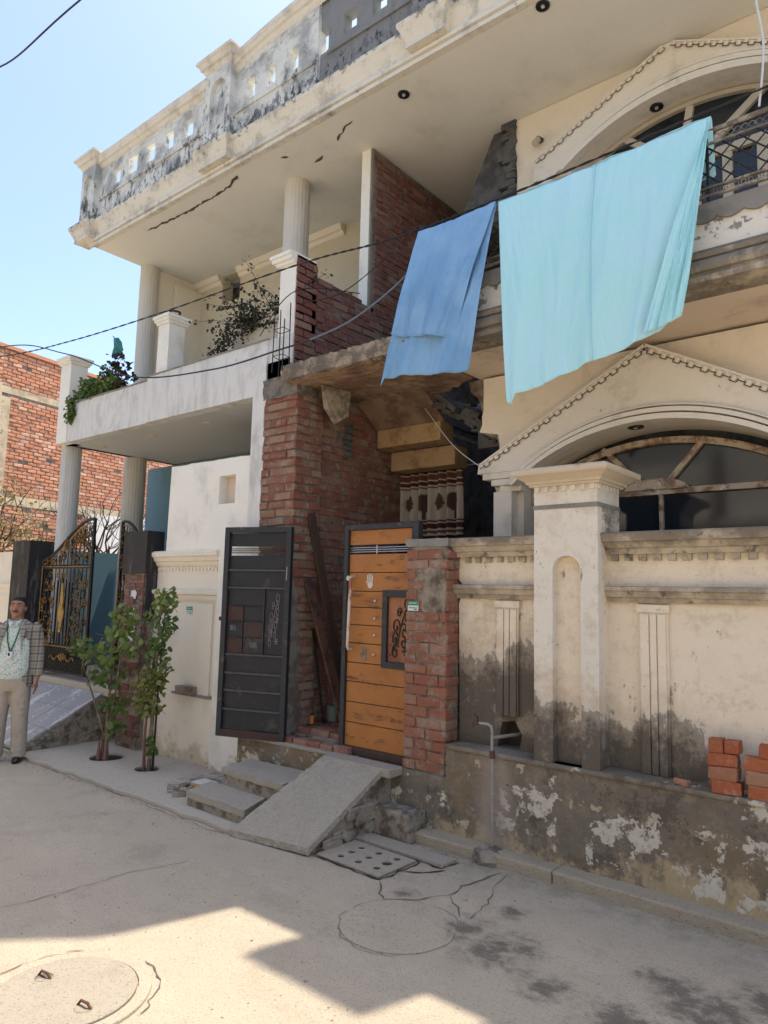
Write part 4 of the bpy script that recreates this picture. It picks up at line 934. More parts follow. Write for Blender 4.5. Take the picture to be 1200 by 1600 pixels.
o = MB().plate([(-5.30, .02), (-4.12, .02), (-4.12, .44), (-5.30, .43)], [], fxz(4.38), 0, .10).build('threshold_face', 'plinth', cw)
MB().box(-5.3, 4.37, .43, -4.1, 4.60, .462, .006).build('threshold_top', 'ramp', cw, bevel=.008)
# rubble lumps and a yellow tub by the wall
M['yellow'] = simple('yellow_plastic', (.62, .36, .03), .4); M['tub_white'] = simple('dirty_white_foam', (.55, .52, .45), .7)
t = thing('plastic_tub', (-5.22, 3.98, .028), 'yellow plastic tub with a dirty white lid on the pavement near the steps', 'tub')
MB().loftcap(-5.31, -5.15, 3.93, 4.04, [(.03, 0), (.095, .012)], 'lfrb').build('body', 'yellow', t, bevel=.006); MB().loftcap(-5.31, -5.15, 3.93, 4.04, [(.096, .016), (.112, .014), (.114, -.01)], 'lfrb').build('lid', 'tub_white', t, bevel=.004)
for k, (x, y, s_, z) in enumerate(((-5.36, 3.83, .07, 0), (-5.26, 3.78, .08, 0), (-5.45, 3.93, .06, 0), (-5.16, 3.83, .05, 0), (-5.40, 3.78, .05, .05), (-5.32, 3.90, .05, .0))):
    o = tag(MB().obox((x, y, .045 + z * .6), (math.cos(k), math.sin(k), 0), (-math.sin(k), math.cos(k), 0), (0, 0, 1), s_, s_ * .6, .018).jitter(.02, 20).build('rubble_piece', 'rubble', bevel=.008), ['largest flat concrete piece at the left of the heap by the yellow tub', 'flat concrete piece in front of the yellow tub', 'far left concrete piece of the heap near the wall', 'small concrete piece nearest the lower step', 'small concrete piece lying on top of the heap', 'small concrete piece behind the heap beside the yellow tub'][k], 'rubble', 'rubble pieces beside the yellow tub')

# loose bricks stacked on the ledge
brick_variants('loose', .155, .09, .072, 'brick_new', j=.004, bev=.007)
def loose(x, y, z, a, lab, sx=1.0):
    o = bpy.data.objects.new('loose_brick', R_.choice(BV['loose'])); C.objects.link(o); o.location = (x, y, z + .036); o.rotation_euler = (R_.uniform(-.01, .01), 0, a); o.scale = (sx, 1, 1)
    return tag(o, lab, 'brick', 'bricks stacked on the ledge of the cream wall')
names = ['lowest', 'second lowest', 'second highest']
for k in range(3): loose(-1.135 + (.004, -.01, -.012)[k], 4.455, .69 + k * .075, (.02, -.03, .05)[k], '%s long brick of the left stack on the wall ledge' % names[k])
loose(-1.18, 4.45, .69 + .225, .06, 'half brick at the left on top of the left stack', .50); loose(-1.095, 4.455, .69 + .225, 0, 'bright orange half brick at the right on top of the left stack', .50)
for k in range(3): loose(-.955 + (.01, 0, -.01)[k], 4.46, .69 + k * .075, (0, .04, -.02)[k], '%s brick of the right stack at the photo edge' % names[k])
loose(-.90, 4.46, .69 + .225, .1, 'topmost brick of the right stack at the photo edge', .8)
tag(MB().box(-1.42, 4.44, .69, -1.34, 4.49, .725, .008).build('brick_fragment', 'brick_new', bevel=.008), 'small broken brick fragment lying on the ledge left of the stacks', 'brick fragment')

# ================================================================ hanging cloths
def cloth_mat(name, c, c2, sc_=1.0, transl=.22):
    t = NT(name, .85, .1)
    b = t.mix(t.step(t.noise(2.6, 6, .6), .38, .66), c, c2)
    b = t.mix(t.ma('MULTIPLY', t.step(t.noise(60, 2, .5, (3, 1, .3)), .4, .8), .12), b, sc3(c, .72))
    t.col(b)
    t.bump(t.noise(5, 5, .5, (2.0, 1, .5), dist=.8), .55, .03); t.bump(t.noise(220, 2, .5), .25, .002)
    tr = t.n.new('ShaderNodeBsdfTranslucent'); t.l.new(b, tr.inputs[0]); mx = t.n.new('ShaderNodeMixShader'); mx.inputs[0].default_value = transl
    t.l.new(t.b.outputs[0], mx.inputs[1]); t.l.new(tr.outputs[0], mx.inputs[2]); t.l.new(mx.outputs[0], t.n['Material Output'].inputs[0])
    return t.m
M['cloth_aqua'] = cloth_mat('aqua_cotton', (.52, .88, .91), (.56, .87, .96)); M['cloth_blue'] = cloth_mat('blue_cotton', (.22, .43, .68), (.30, .52, .76))
def interp(tab, t):
    for i in range(len(tab) - 1):
        if t <= tab[i + 1][0]:
            k = (t - tab[i][0]) / (tab[i + 1][0] - tab[i][0]); return tab[i][1] * (1 - k) + tab[i + 1][1] * k
    return tab[-1][1]
def drape(xl_t, xr_t, xl_b, xr_b, ztop, zbot, yf, lean, nfold, amp, fan_=1.0, seed=1):
    def f(u, v):
        xt = xl_t + (xr_t - xl_t) * u; xb = xl_b + (xr_b - xl_b) * u
        vv = v ** 1.0; x = xt + (xb - xt) * vv; zt = ztop[0] + (ztop[1] - ztop[0]) * u; zb = interp(zbot, u); z = zt + (zb - zt) * v - .012 * math.sin(u * PI) * (1 - v)
        n = mnoise.noise(Vector((u * 3.1 + seed, v * 1.2, seed))) ; n2 = mnoise.noise(Vector((u * 11 + v * 2.0, v * 1.5, seed * 2)))
        ph = u * nfold * 2 * PI + 1.6 * n + v * 1.1
        y = yf - lean * math.sin(v * PI * .6) - amp * (.12 + v) * (.5 * math.sin(ph) + .5 * math.sin(ph * .43 + 1)) - .022 * n2 * (.4 + v) - .004 * (.2 + v) * math.sin(ph * 2.3 + 3 * n) - .006 * mnoise.noise(Vector((u * 26 + 3 * n, v * 3.0, seed + 5)))
        return (x + .01 * n2 * v, y, z)
    return f
t = thing('hanging_cloth', (-1.9, 4.38, 3.1), 'large pale aqua cloth hung over the balcony railing with a long seam', 'cloth')
zb1 = [(0, 3.12), (.03, 3.10), (.06, 3.17), (.2, 3.20), (.35, 3.25), (.5, 3.29), (.62, 3.31), (.78, 3.36), (.86, 3.39), (.93, 3.42), (1, 3.50)]
f1 = drape(-2.60, -1.10, -2.47, -1.34, (4.695, 4.735), zb1, 4.400, .06, 3.6, .030, seed=3)
o = cloth_grid(f1, 200, 110).build('cloth', 'cloth_aqua', t, smooth=True); s = o.modifiers.new('th', 'SOLIDIFY'); s.thickness = .003
sm = [Vector(f1(.50 + .06 * (k / 60) - .02 * math.sin(k / 20), k / 60)) + Vector((0, -.006, 0)) for k in range(61)]
MB().tube(sm, .006, 5).build('seam', cloth_mat('aqua_seam', (.62, .88, .90), (.66, .90, .92), transl=.5), t, smooth=True)
# the folded-back right part hanging in front
f2 = drape(-1.30, -1.095, -1.44, -1.27, (4.60, 4.70), [(0, 3.40), (.4, 3.43), (1, 3.47)], 4.365, .03, 2.0, .02, seed=8)
def f2b(u, v):
    p = f2(u, v); k = .12 + .88 * v; xr = -1.10 + (-1.27 + 1.10) * v ** 1.3; xl = -1.12 + (-1.50 + 1.12) * v ** .9
    return (xl + (xr - xl) * u, p[1] - .02, p[2])
o = cloth_grid(f2b, 30, 60).build('folded_edge', 'cloth_aqua', t, smooth=True); s = o.modifiers.new('th', 'SOLIDIFY'); s.thickness = .003
o = cloth_grid(lambda u, v: (f1(u, 0)[0], f1(u, 0)[1] + .085 * v + .008 * math.sin(u * 20), f1(u, 0)[2] + .008 - .55 * max(0, v - .35) ), 60, 8).build('back_fold', 'cloth_aqua', t, smooth=True)
t = thing('hanging_cloth', (-3.1, 4.38, 3.4), 'smaller blue cloth hung in two layers over the railing, nearer the brick wall', 'cloth')
g1 = drape(-3.33, -2.615, -3.64, -2.80, (4.68, 4.69), [(0, 3.43), (.05, 3.49), (.2, 3.50), (.45, 3.475), (.7, 3.43), (1, 3.42)], 4.400, .06, 3.0, .028, seed=5)
o = cloth_grid(g1, 90, 60).build('lower_layer', 'cloth_blue', t, smooth=True); s = o.modifiers.new('th', 'SOLIDIFY'); s.thickness = .003
g2 = drape(-3.33, -2.61, -3.50, -2.93, (4.69, 4.70), [(0, 3.83), (.3, 3.79), (.6, 3.76), (.8, 3.72), (1, 3.70)], 4.380, .075, 3.4, .030, seed=9)
o = cloth_grid(g2, 90, 60).build('upper_layer', 'cloth_blue', t, smooth=True); s = o.modifiers.new('th', 'SOLIDIFY'); s.thickness = .003
MB().tube([Vector(g2(k / 40, 1)) + Vector((0, -.003, .004)) for k in range(41)], .006, 5).build('hem', 'cloth_blue', t, smooth=True)

# ================================================================ left-hand white house
lh = thing('white_house', (-7.3, 5.5, 0), 'white two-storey house with fluted round columns, balcony and mouldy roof parapet', 'house')
MB().box(-10.15, 6.3, .5, -4.98, 6.42, 3.66).build('ground_floor_wall', 'blue_wall', lh)
MB().box(-10.4, 4.62, .3, -5.25, 6.3, .60).build('porch_floor', 'apron', lh)
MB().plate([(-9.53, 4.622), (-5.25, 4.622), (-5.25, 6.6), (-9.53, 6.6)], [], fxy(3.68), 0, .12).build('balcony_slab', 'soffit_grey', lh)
# balcony front: lower left length and slightly proud right length
MB().box(-9.28, 4.515, 3.68, -7.36, 4.62, 4.19).build('balcony_front', 'balcony', lh)
MB().box(-9.28, 4.505, 3.675, -7.36, 4.514, 3.71).build('drip_edge', 'balcony', lh)
MB().box(-7.36, 4.485, 3.676, -5.24, 4.62, 4.22).build('balcony_front', 'balcony', lh)
MB().plate([(4.62, 3.68), (6.6, 3.68), (6.6, 4.19), (4.62, 4.19)], [], fyz(-9.53), 0, .1).build('balcony_side', 'balcony', lh)
MB().box(-9.28, 4.50, 4.19, -7.36, 4.63, 4.205).build('coping', 'cement', lh); MB().box(-7.36, 4.475, 4.22, -5.24, 4.63, 4.236).build('coping', 'cement', lh)
def pedestal(x0, x1, y0, y1, z0, z1, mat='white'):
    MB().box(x0, y0, z0, x1, y1, z1).build('pedestal', mat, lh, bevel=.004)
    MB().loftcap(x0, x1, y0, y1, [(z1, .0), (z1, .018), (z1 + .03, .02), (z1 + .031, .035), (z1 + .065, .038), (z1 + .066, .052), (z1 + .10, .052), (z1 + .112, .02)], 'lfrb').build('pedestal_cap', mat, lh)
pedestal(-9.55, -9.28, 4.50, 4.74, 3.68, 4.77); pedestal(-7.25, -7.03, 4.52, 4.74, 4.22, 4.83); 
MB().box(-5.12, 4.50, 4.22, -4.90, 4.78, 4.93).build('pedestal', 'white', lh); MB().loftcap(-5.12, -4.90, 4.50, 4.78, [(4.93, 0), (4.93, .03), (4.96, .035), (4.961, .06), (5.0, .065), (5.0, .08), (5.035, .08), (5.04, 0)], 'l').build('pedestal_cap', 'white', lh)
MB().box(-5.24, 4.49, 3.82, -4.90, 4.62, 4.22).build('balcony_front', 'balcony', lh)
# white rendered strip at the balcony end going down to the boundary wall
strip_m = MB().plate([(-5.42, 2.2)] + [(-5.42, 4.02)] + rough_edge((-5.22, 4.05), (-5.25, 2.2), 18, .02, 31), [], fxz(4.472), 0, .3)
strip_m.build('render_strip', 'balcony', lh)
M['col'] = plaster('painted_column', (.60, .57, .50), [dict(c=(.38, .33, .26), s=5, t=.6, w=.08, st=(1, 1, .15), a=.6)], var=.05, bump=.1)
M['col_low'] = plaster('painted_column_grey', (.56, .56, .53), [dict(c=(.36, .33, .28), s=5, t=.6, w=.08, st=(1, 1, .15), a=.5)], var=.05, bump=.1)
def column(x, y, z0, z1, r, mat, nf=22):
    n = nf * 3
    MB().lathe(x, y, [(r, z0), (r, z1)], n, 1, .003).build('column', mat, lh)
column(-9.60, 4.76, .6, 3.68, .13, 'col_low'); column(-9.58, 5.73, .6, 3.68, .16, 'col')
column(-9.60, 5.78, 3.80, 6.70, .14, 'col'); column(-6.10, 5.58, 3.80, 6.70, .155, 'col')
# upper storey walls
M['pale_wall'] = plaster('pale_yellow_wall', (.62, .56, .43), [dict(c=(.5, .43, .32), s=1.5, t=.6, w=.1, a=.5)], var=.04, bump=.08)
MB().box(-10.02, 5.86, 3.80, -9.56, 6.20, 6.70).build('corner_pier', 'white_warm', lh)
MB().box(-9.75, 6.20, 3.80, -9.56, 7.0, 6.70).build('side_wall', 'white_warm', lh)
MB().plate([(-9.56, 3.80), (-4.98, 3.80), (-4.98, 6.70), (-9.56, 6.70)], [[(-8.93, 6.25), (-8.50, 6.25), (-8.50, 6.695), (-8.93, 6.695)], [(-6.40, 5.52), (-6.14, 5.52), (-6.14, 5.73), (-6.40, 5.73)]], fxz(6.66), 0, .2).build('rear_wall', 'pale_wall', lh)
MB().box(-9.2, 6.95, 5.3, -6.0, 7.0, 6.7).build('dark_opening', 'dark_cement', lh)
for (x0, x1) in ((-9.56, -8.93), (-8.50, -6.3)): MB().loftcap(x0, x1, 6.655, 6.66, [(6.56, 0), (6.57, .03), (6.62, .05), (6.625, .08), (6.70, .11)], '').build('crown_moulding', 'white_warm', lh)
MB().box(-9.55, 6.19, 3.80, -9.48, 6.66, 6.55).build('wall_return', 'white_warm', lh)
# planter ledge and box on the balcony
MB().box(-6.10, 4.72, 4.22, -5.13, 4.92, 4.60).build('planter_box', 'pale_wall', lh)
# roof slab + cornice + parapet of both houses
MB().plate([(-9.66, 4.932), (-4.9, 4.932), (-4.9, 8.6), (-9.66, 8.6)], [], fxy(6.70), 0, .16).build('roof_slab', 'soffit', lh)
corn = [(6.70, .04), (6.735, .045), (6.74, .02), (6.765, .02), (6.77, .05), (6.80, .055), (6.81, .035), (6.86, .03), (6.90, .05), (6.98, .085), (7.0, .10), (7.045, .105), (7.06, .07), (7.075, .06), (7.075, 0)]
MB().loftcap(-9.62, -4.9, 4.90, 4.93, corn, 'l').build('cornice', 'cornice', lh); MB().loftcap(-4.9, XR, 4.90, 4.93, corn, '').build('cornice', 'cornice', rh)
par = lambda z: z
hs = []
for i in range(6):
    x = -9.30 + i * .43; hs.append((x, x + .225, 7.52, 7.76))
MB().punched(-9.66, -7.0, 7.07, 7.95, hs, 4.90, 4.98).build('parapet', 'parapet', lh)
MB().box(-9.66, 4.88, 7.40, -7.0, 4.90, 7.43).build('string_course', 'parapet', lh)
MB().loftcap(-9.64, -7.0, 4.895, 5.03, [(7.90, 0), (7.92, .02), (7.95, .035), (7.96, .06), (8.0, .075), (8.02, .09), (8.06, .09), (8.07, 0)], 'l').build('parapet_coping', 'coping', lh)
zz = MB()
def zigzag(m, x0, x1, y, fz, step=.07):
    x = x0; k = 0
    while x < x1 - step:
        a = Vector((x, y, fz(x) + (.0 if k % 2 else .035))); b = Vector((x + step, y, fz(x + step) + (.035 if k % 2 else 0))); m.bar(a, b, .008, 4); x += step; k += 1
zigzag(zz, -9.4, -7.05, 4.897, lambda x: 7.83); zz.build('zigzag_relief', 'parapet', lh)
def par_pilaster(x0, x1, z1, parent, mat='parapet'):
    MB().plate([(x0, 7.07), (x1, 7.07), (x1, z1), (x0, z1)], [arch_outline(x0 + (x1 - x0) * .20, x1 - (x1 - x0) * .20, 7.24, z1 - .16)], fxz(4.80), 0, .05).build('pilaster', mat, parent)
    MB().box(x0, 4.85, 7.07, x1, 5.08, z1).build('pilaster_core', mat, parent)
    MB().loftcap(x0, x1, 4.80, 5.10, [(z1 - .03, 0), (z1 - .01, .02), (z1 + .03, .03), (z1 + .035, .055), (z1 + .09, .075), (z1 + .10, .10), (z1 + .135, .10), (z1 + .15, 0)], 'lfrb').build('pilaster_cap', 'coping', parent)
    MB().loftcap(x0, x1, 4.80, 5.0, [(a, b + .0) for a, b in corn[6:]], 'lfr').build('pilaster_base', 'cornice', parent)
par_pilaster(-10.0, -9.62, 7.98, lh); par_pilaster(-6.98, -6.50, 8.08, lh); par_pilaster(-3.78, -3.42, 8.0, rh)
# curved section across the joint between the houses
zt = lambda x: 8.08 + .14 * math.sin(max(0, min(1, (x + 6.5) / 2.72)) * PI) ** .85
hs1 = []; hs2 = []
for x in (-6.33, -5.98, -5.60): hs1.append((x, x + .17, 7.50, 7.76))
for x in (-4.76, -4.36, -4.02): hs2.append((x, x + .18, 7.56, 7.78))
xs = [-6.50 + (1.37) * k / 12 for k in range(13)]
MB().punched(-6.5, -5.13, 7.07, 7.80, hs1, 4.90, 5.02).plate([(-6.5, 7.80)] + [(-5.13, 7.80)] + [(x, zt(x) - .12) for x in xs[::-1]], [], fxz(4.90), 0, .12).build('parapet', 'parapet', lh)
MB().box(-6.5, 4.88, 7.40, -5.13, 4.90, 7.43).build('string_course', 'parapet', lh)
xs2 = [-4.98 + (1.2) * k / 10 for k in range(11)]
MB().punched(-4.98, -3.78, 7.07, 7.82, hs2, 4.91, 5.03).plate([(-4.98, 7.82)] + [(-3.78, 7.82)] + [(x, zt(x) - .12) for x in xs2[::-1]], [], fxz(4.91), 0, .12).build('parapet', 'parapet', rh)
MB().box(-4.98, 4.885, 7.42, -3.78, 4.91, 7.46).build('string_course', 'parapet', rh)
MB().box(-5.13, 4.93, 7.07, -4.98, 5.02, 7.5).build('parapet_joint', 'parapet', rh); MB().box(-5.13, 4.93, 7.78, -4.98, 5.02, 8.3).build('parapet_joint', 'parapet', rh)
def curved_coping(xx, parent):
    prof = [(-.14, 0), (-.12, .02), (-.08, .035), (-.07, .06), (-.03, .075), (-.02, .09), (.03, .09), (.03, -.12)]; m = MB(); b = 0
    for x in xx:
        for dz, o_ in prof: m.v.append(Vector((x, 4.90 - o_, zt(x) + dz)))
    k = len(prof)
    for i in range(len(xx) - 1):
        for j in range(k): j2 = (j + 1) % k; m.f.append((i * k + j, i * k + j2, (i + 1) * k + j2, (i + 1) * k + j))
    m.f.append(tuple(range(k))); m.f.append(tuple((len(xx) - 1) * k + j for j in range(k))); m.build('parapet_coping', 'coping', parent)
curved_coping([-6.5 + 1.44 * k / 16 for k in range(17)], lh); curved_coping([-5.06 + 1.28 * k / 14 for k in range(15)], rh)
zz = MB(); zigzag(zz, -6.45, -5.15, 4.897, lambda x: zt(x) - .24); zz.build('zigzag_relief', 'parapet', lh)
# above the frame: walls added to cast the street shadow, a gap, more parapet
MB().box(-3.42, 4.92, 7.075, -2.60, 5.08, 9.60).build('added_shadow_wall', 'parapet', rh)
MB().plate([(-4.88, 8.3), (-3.42, 8.3), (-3.42, 9.601), (-2.60, 9.601), (-2.62, 10.0), (-2.85, 11.2), (-4.88, 11.2)], [], fxz(4.93), 0, .14).build('added_shadow_wall', 'parapet', rh)
MB().box(-2.06, 4.92, 7.075, -1.30, 5.04, 8.62).build('parapet', 'parapet', rh)
MB().box(-.95, 4.92, 7.075, XR, 5.04, 8.4).build('parapet', 'parapet', rh)
# long crack under the roof overhang
def soffit_crack(pts, wdt, seed): 
    o = ribbon('ceiling_crack', pts, wdt, 6.696, lh if pts[0][0] < -5 else rh, simple('crack_grey', (.10, .09, .08), .95), seed)
soffit_crack([(-8.6, 5.10), (-7.67, 5.13), (-7.1, 5.12), (-6.76, 5.09), (-6.55, 5.0)], .022, 4); soffit_crack([(-5.86, 5.08), (-5.78, 5.12)], .02, 5); soffit_crack([(-5.62, 5.38), (-5.45, 5.36)], .018, 5); soffit_crack([(-5.14, 5.26), (-4.95, 5.15), (-4.78, 5.10)], .016, 9)
for x, y in ((-7.93, 4.95), (-6.76, 4.93), (-9.12, 4.95)): MB().lathe(x, y, [(.05, 3.68), (.048, 3.672), (.0, 3.671)], 16).build('lamp_rim', 'soffit_brown', lh)
# partition between the two houses: brick with a white rendered front edge
pt = MB().box(-5.04, 5.62, 3.80, -4.93, 8.0, 6.70).build('partition_core', 'mortar', lh)
MB().box(-5.06, 5.585, 4.4, -4.935, 5.62, 6.70).build('partition_edge', 'white', lh)
MB().box(-4.933, 5.59, 4.5, -4.915, 5.66, 6.70).build('mortar_edge', 'cement', lh)
uw = thing('brick_partition', (-4.95, 5.8, 3.85), 'dark red brick partition between the balconies, sloping down to the pedestal', 'brick wall')
MB().box(-4.94, 4.80, 3.86, -4.905, 7.9, 4.85).build('mortar_core', 'mortar', uw); MB().box(-4.93, 5.62, 4.8, -4.905, 7.9, 6.69).build('mortar_core', 'mortar', uw)
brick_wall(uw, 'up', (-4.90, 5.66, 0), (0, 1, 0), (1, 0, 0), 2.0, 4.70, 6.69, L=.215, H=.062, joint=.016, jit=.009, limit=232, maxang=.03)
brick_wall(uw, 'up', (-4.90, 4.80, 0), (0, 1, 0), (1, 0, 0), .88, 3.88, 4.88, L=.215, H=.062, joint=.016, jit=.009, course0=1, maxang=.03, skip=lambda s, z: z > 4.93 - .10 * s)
for k in range(8): put_brick(uw, origin_of(uw), R_.choice(BV['up']), (-4.935, 5.70 + k * .235, 4.66), (0, 1, 0), (1, 0, 0), 1, 1, 0)
pb = thing('brick_facing', (-4.9, 4.64, 4.0), 'brick side of the white balcony pedestal beside the starter bars', 'brick wall')
MB().box(-4.925, 4.515, 3.9, -4.90, 4.78, 5.02).build('mortar_core', 'mortar', pb)
brick_wall(pb, 'up', (-4.89, 4.51, 0), (0, 1, 0), (1, 0, 0), .27, 3.9, 5.02, L=.215, H=.066, joint=.012, jit=.006)
# starter bars
t = thing('rebar_cage', (-4.9, 4.45, 3.85), 'rusty starter bars tied in a square cage standing on the brick pillar', 'rebar')
for x, y, z in ((-5.02, 4.44, 4.46), (-4.88, 4.44, 4.50), (-4.99, 4.33, 4.40), (-4.86, 4.34, 4.3)): MB().bar((x, y, 3.80), (x + R_.uniform(-.01, .01), y, z), .0055).build('bar', 'dark_iron', t)
for z in (3.96, 4.22): MB().tube([(-5.02, 4.44, z), (-4.88, 4.44, z), (-4.86, 4.34, z), (-4.99, 4.33, z), (-5.02, 4.44, z)], .004, 5).build('tie', 'dark_iron', t)
o = MB().box(-5.24, 4.49, 3.78, -4.92, 4.62, 3.98).build('infill_block', 'dark_cement', lh)

# ================================================================ left boundary wall
lb = thing('boundary_wall', (-6.2, 4.55, 0), 'whitewashed boundary wall with small square vent and moulded panel left of the open gate', 'wall')
MB().plate([(-6.80, 2.10), (-6.80, 3.09)] + rough_edge((-6.78, 3.10), (-5.46, 3.08), 14, .012, 41)[1:] + rough_edge((-5.44, 3.08), (-5.50, 2.45), 7, .02, 42) + [(-5.24, 2.3), (-5.24, .02), (-5.86, .02), (-5.86, 2.10)],
    [[(-5.94, 2.61), (-5.62, 2.61), (-5.62, 2.93), (-5.94, 2.93)]][:0], fxz(4.505), 0, .001).v
outer = [(-6.80, 2.16), (-6.78, 3.10)] + rough_edge((-6.78, 3.10), (-5.32, 3.09), 16, .008, 41)[1:] + rough_edge((-5.32, 3.0), (-5.28, 2.3), 6, .012, 42) + [(-5.24, 2.3), (-5.24, .02), (-5.87, .02), (-5.87, 2.16)]
MB().plate(outer, [[(-5.92, 2.63), (-5.66, 2.63), (-5.66, 2.92), (-5.92, 2.92)]], fxz(4.50), 0, .12).build('upper_wall', 'white', lb)
MB().box(-5.95, 4.60, 2.6, -5.63, 4.615, 2.95).build('vent_back', 'soffit_brown', lb)
MB().box(-7.22, 4.56, .02, -5.86, 4.70, 2.16).build('panel', 'white_warm', lb)
MB().box(-7.24, 4.515, .02, -5.87, 4.56, .68, .004).build('skirting', 'white_warm', lb, bevel=.008)
MB().loftcap(-7.18, -5.87, 4.555, 4.70, [(2.0, 0), (2.02, .02), (2.05, .03), (2.06, .05), (2.10, .065), (2.11, .085), (2.15, .09), (2.17, .06), (2.17, 0)], 'l').build('top_moulding', 'white_warm', lb)
MB().loftcap(-7.18, -5.87, 4.555, 4.70, [(1.63, 0), (1.66, .02), (1.70, .03), (1.71, .055), (1.745, .06), (1.76, 0)], 'l').build('middle_moulding', 'white_warm', lb)
m = MB(); x = -7.12
while x < -5.9: m.box(x, 4.545, 1.955, x + .03, 4.56, 1.99); x += .06
m.build('dentil_row', 'white_warm', lb)
MB().box(-6.20, 4.535, .68, -5.98, 4.56, 1.62).build('pilaster', 'white_warm', lb, bevel=.004)
MB().box(-6.56, 4.505, .675, -5.90, 4.57, .70, .003).build('sill', 'cement', lb)
tag(MB().box(-6.42, 4.45, .70, -6.16, 4.54, .775, .005).build('loose_brick', 'mortar_light', bevel=.007), 'pale cement-covered brick lying on the sill of the left boundary wall', 'brick')
number_plate(-6.44, 4.556, 1.50, .10, .08, 'small green and white house plate on the left boundary wall')
fw = thing('boundary_wall', (-12.3, 4.6, 0), 'cream moulded boundary wall at the left photo edge behind the man', 'wall')
MB().box(-15, 4.62, .02, -10.40, 4.75, 2.25).build('panel', 'white_warm', fw)
MB().loftcap(-15, -10.40, 4.62, 4.75, [(1.70, 0), (1.72, .03), (1.78, .05), (1.79, 0)], '').build('moulding', 'white_warm', fw)
MB().plate([(-14.8, .5), (-10.75, .5), (-10.75, 1.62), (-14.8, 1.62)], [[(-14.7, .6), (-10.85, .6), (-10.85, 1.52), (-14.7, 1.52)]], fxz(4.60), 0, .02).build('raised_border', 'white_warm', fw)
# blue side wall of the porch
sw = tag(MB().box(-10.45, 5.0, .3, -10.30, 8.5, 2.29).build('side_wall', 'blue_wall'), 'low blue painted wall seen between the two leaves of the ornate gate', 'wall')
M['blue_wall2'] = M['blue_wall']

# ================================================================ granite gate pillars
def granite():
    t = NT('polished_black_granite', .5, .2)
    b = t.mix(t.noise(60, 3, .8), (.012, .012, .014), (.05, .045, .045))
    b = t.mix(t.step(t.noise(9, 8, .75, (1, 1, .12), off=3), .55, .62), b, (.10, .095, .09))
    t.col(b); t.lk(t.ma('ADD', .3, t.ma('MULTIPLY', t.noise(5, 5), .5)), t.b.inputs['Roughness']); return t.m
M['granite'] = granite()
def granite_pillar(x0, x1, y0, y1, z0, z1, lab, strip=False):
    t = thing('gate_pillar', ((x0 + x1) / 2, (y0 + y1) / 2, z0), lab, 'gate pillar')
    MB().box(x0 + .03, y0 + .03, z0, x1 - .03, y1, z1 - .02).build('brick_core', 'mortar_light', t)
    zsp = [z0 + .01, z0 + .6, z0 + 1.25, z1] if not strip else [z1 - .48, z1]
    for i in range(len(zsp) - 1):
        MB().box(x0, y0, zsp[i] + .003, x1, y0 + .025, zsp[i + 1] - .003).build('granite_slab', 'granite', t, bevel=.002)
    zs2 = [z0 + .01, z0 + .6, z0 + 1.25, z1] if not strip else [z1 - 1.0, z1 - .5, z1]
    for i in range(len(zs2) - 1):
        MB().box(x1 - .025, y0 + .027, zs2[i] + .003, x1, y1, zs2[i + 1] - .003).build('granite_slab', 'granite', t, bevel=.002)
    if strip:
        brick_variants('st', .22, .06, .066, 'brick_up', j=.008)
        brick_wall(t, 'st', (x0 + .03, y0 + .03, 0), (1, 0, 0), (0, -1, 0), x1 - x0 - .06, z0 + .05, z1 - .50, H=.066, joint=.014, jit=.012, dep=.06)
        m = MB(); m.bar((x1 - .01, y0 + .004, z0 + .5), (x1 - .01, y0 + .004, z1), .006); m.build('corner_rod', 'rust', t)
    else: MB().box(x0 + .01, y0 + .01, z1, x1 - .01, y1, z1 + .012).build('top_slab', 'granite', t)
    return t
granite_pillar(-10.31, -9.80, 4.38, 4.80, .02, 2.36, 'left black granite gate pillar standing behind the man')
granite_pillar(-7.48, -7.02, 4.40, 4.62, .02, 2.40, 'right gate pillar, its black granite stripped off below to bare brick', True)
M['paper'] = simple('torn_paper', (.62, .62, .62), .9)
for (x, z, a, b, lab) in ((-7.30, 1.66, .12, .08, 'small torn white paper high on the stripped gate pillar'), (-7.33, 1.20, .16, .34, 'large torn white poster on the stripped gate pillar'),):
    tag(MB().plate([(x, z), (x + a * .8, z - .02), (x + a, z + b * .6), (x + a * .7, z + b), (x + .01, z + b * .9)], [], fxz(4.412), 0, .004).build('paper_scrap', 'paper'), lab, 'paper')
tag(MB().tube([(-10.02, 4.38, 1.50), (-10.02, 4.365, 1.50)], [.055, .05], 14).build('lamp_switch', 'paper'), 'small white oval plate on the left granite pillar above the man', 'plate')
# stone coping run behind the right pillar
MB().box(-7.02, 4.64, 1.35, -6.86, 4.72, 2.35).build('granite_return', 'granite', lb)

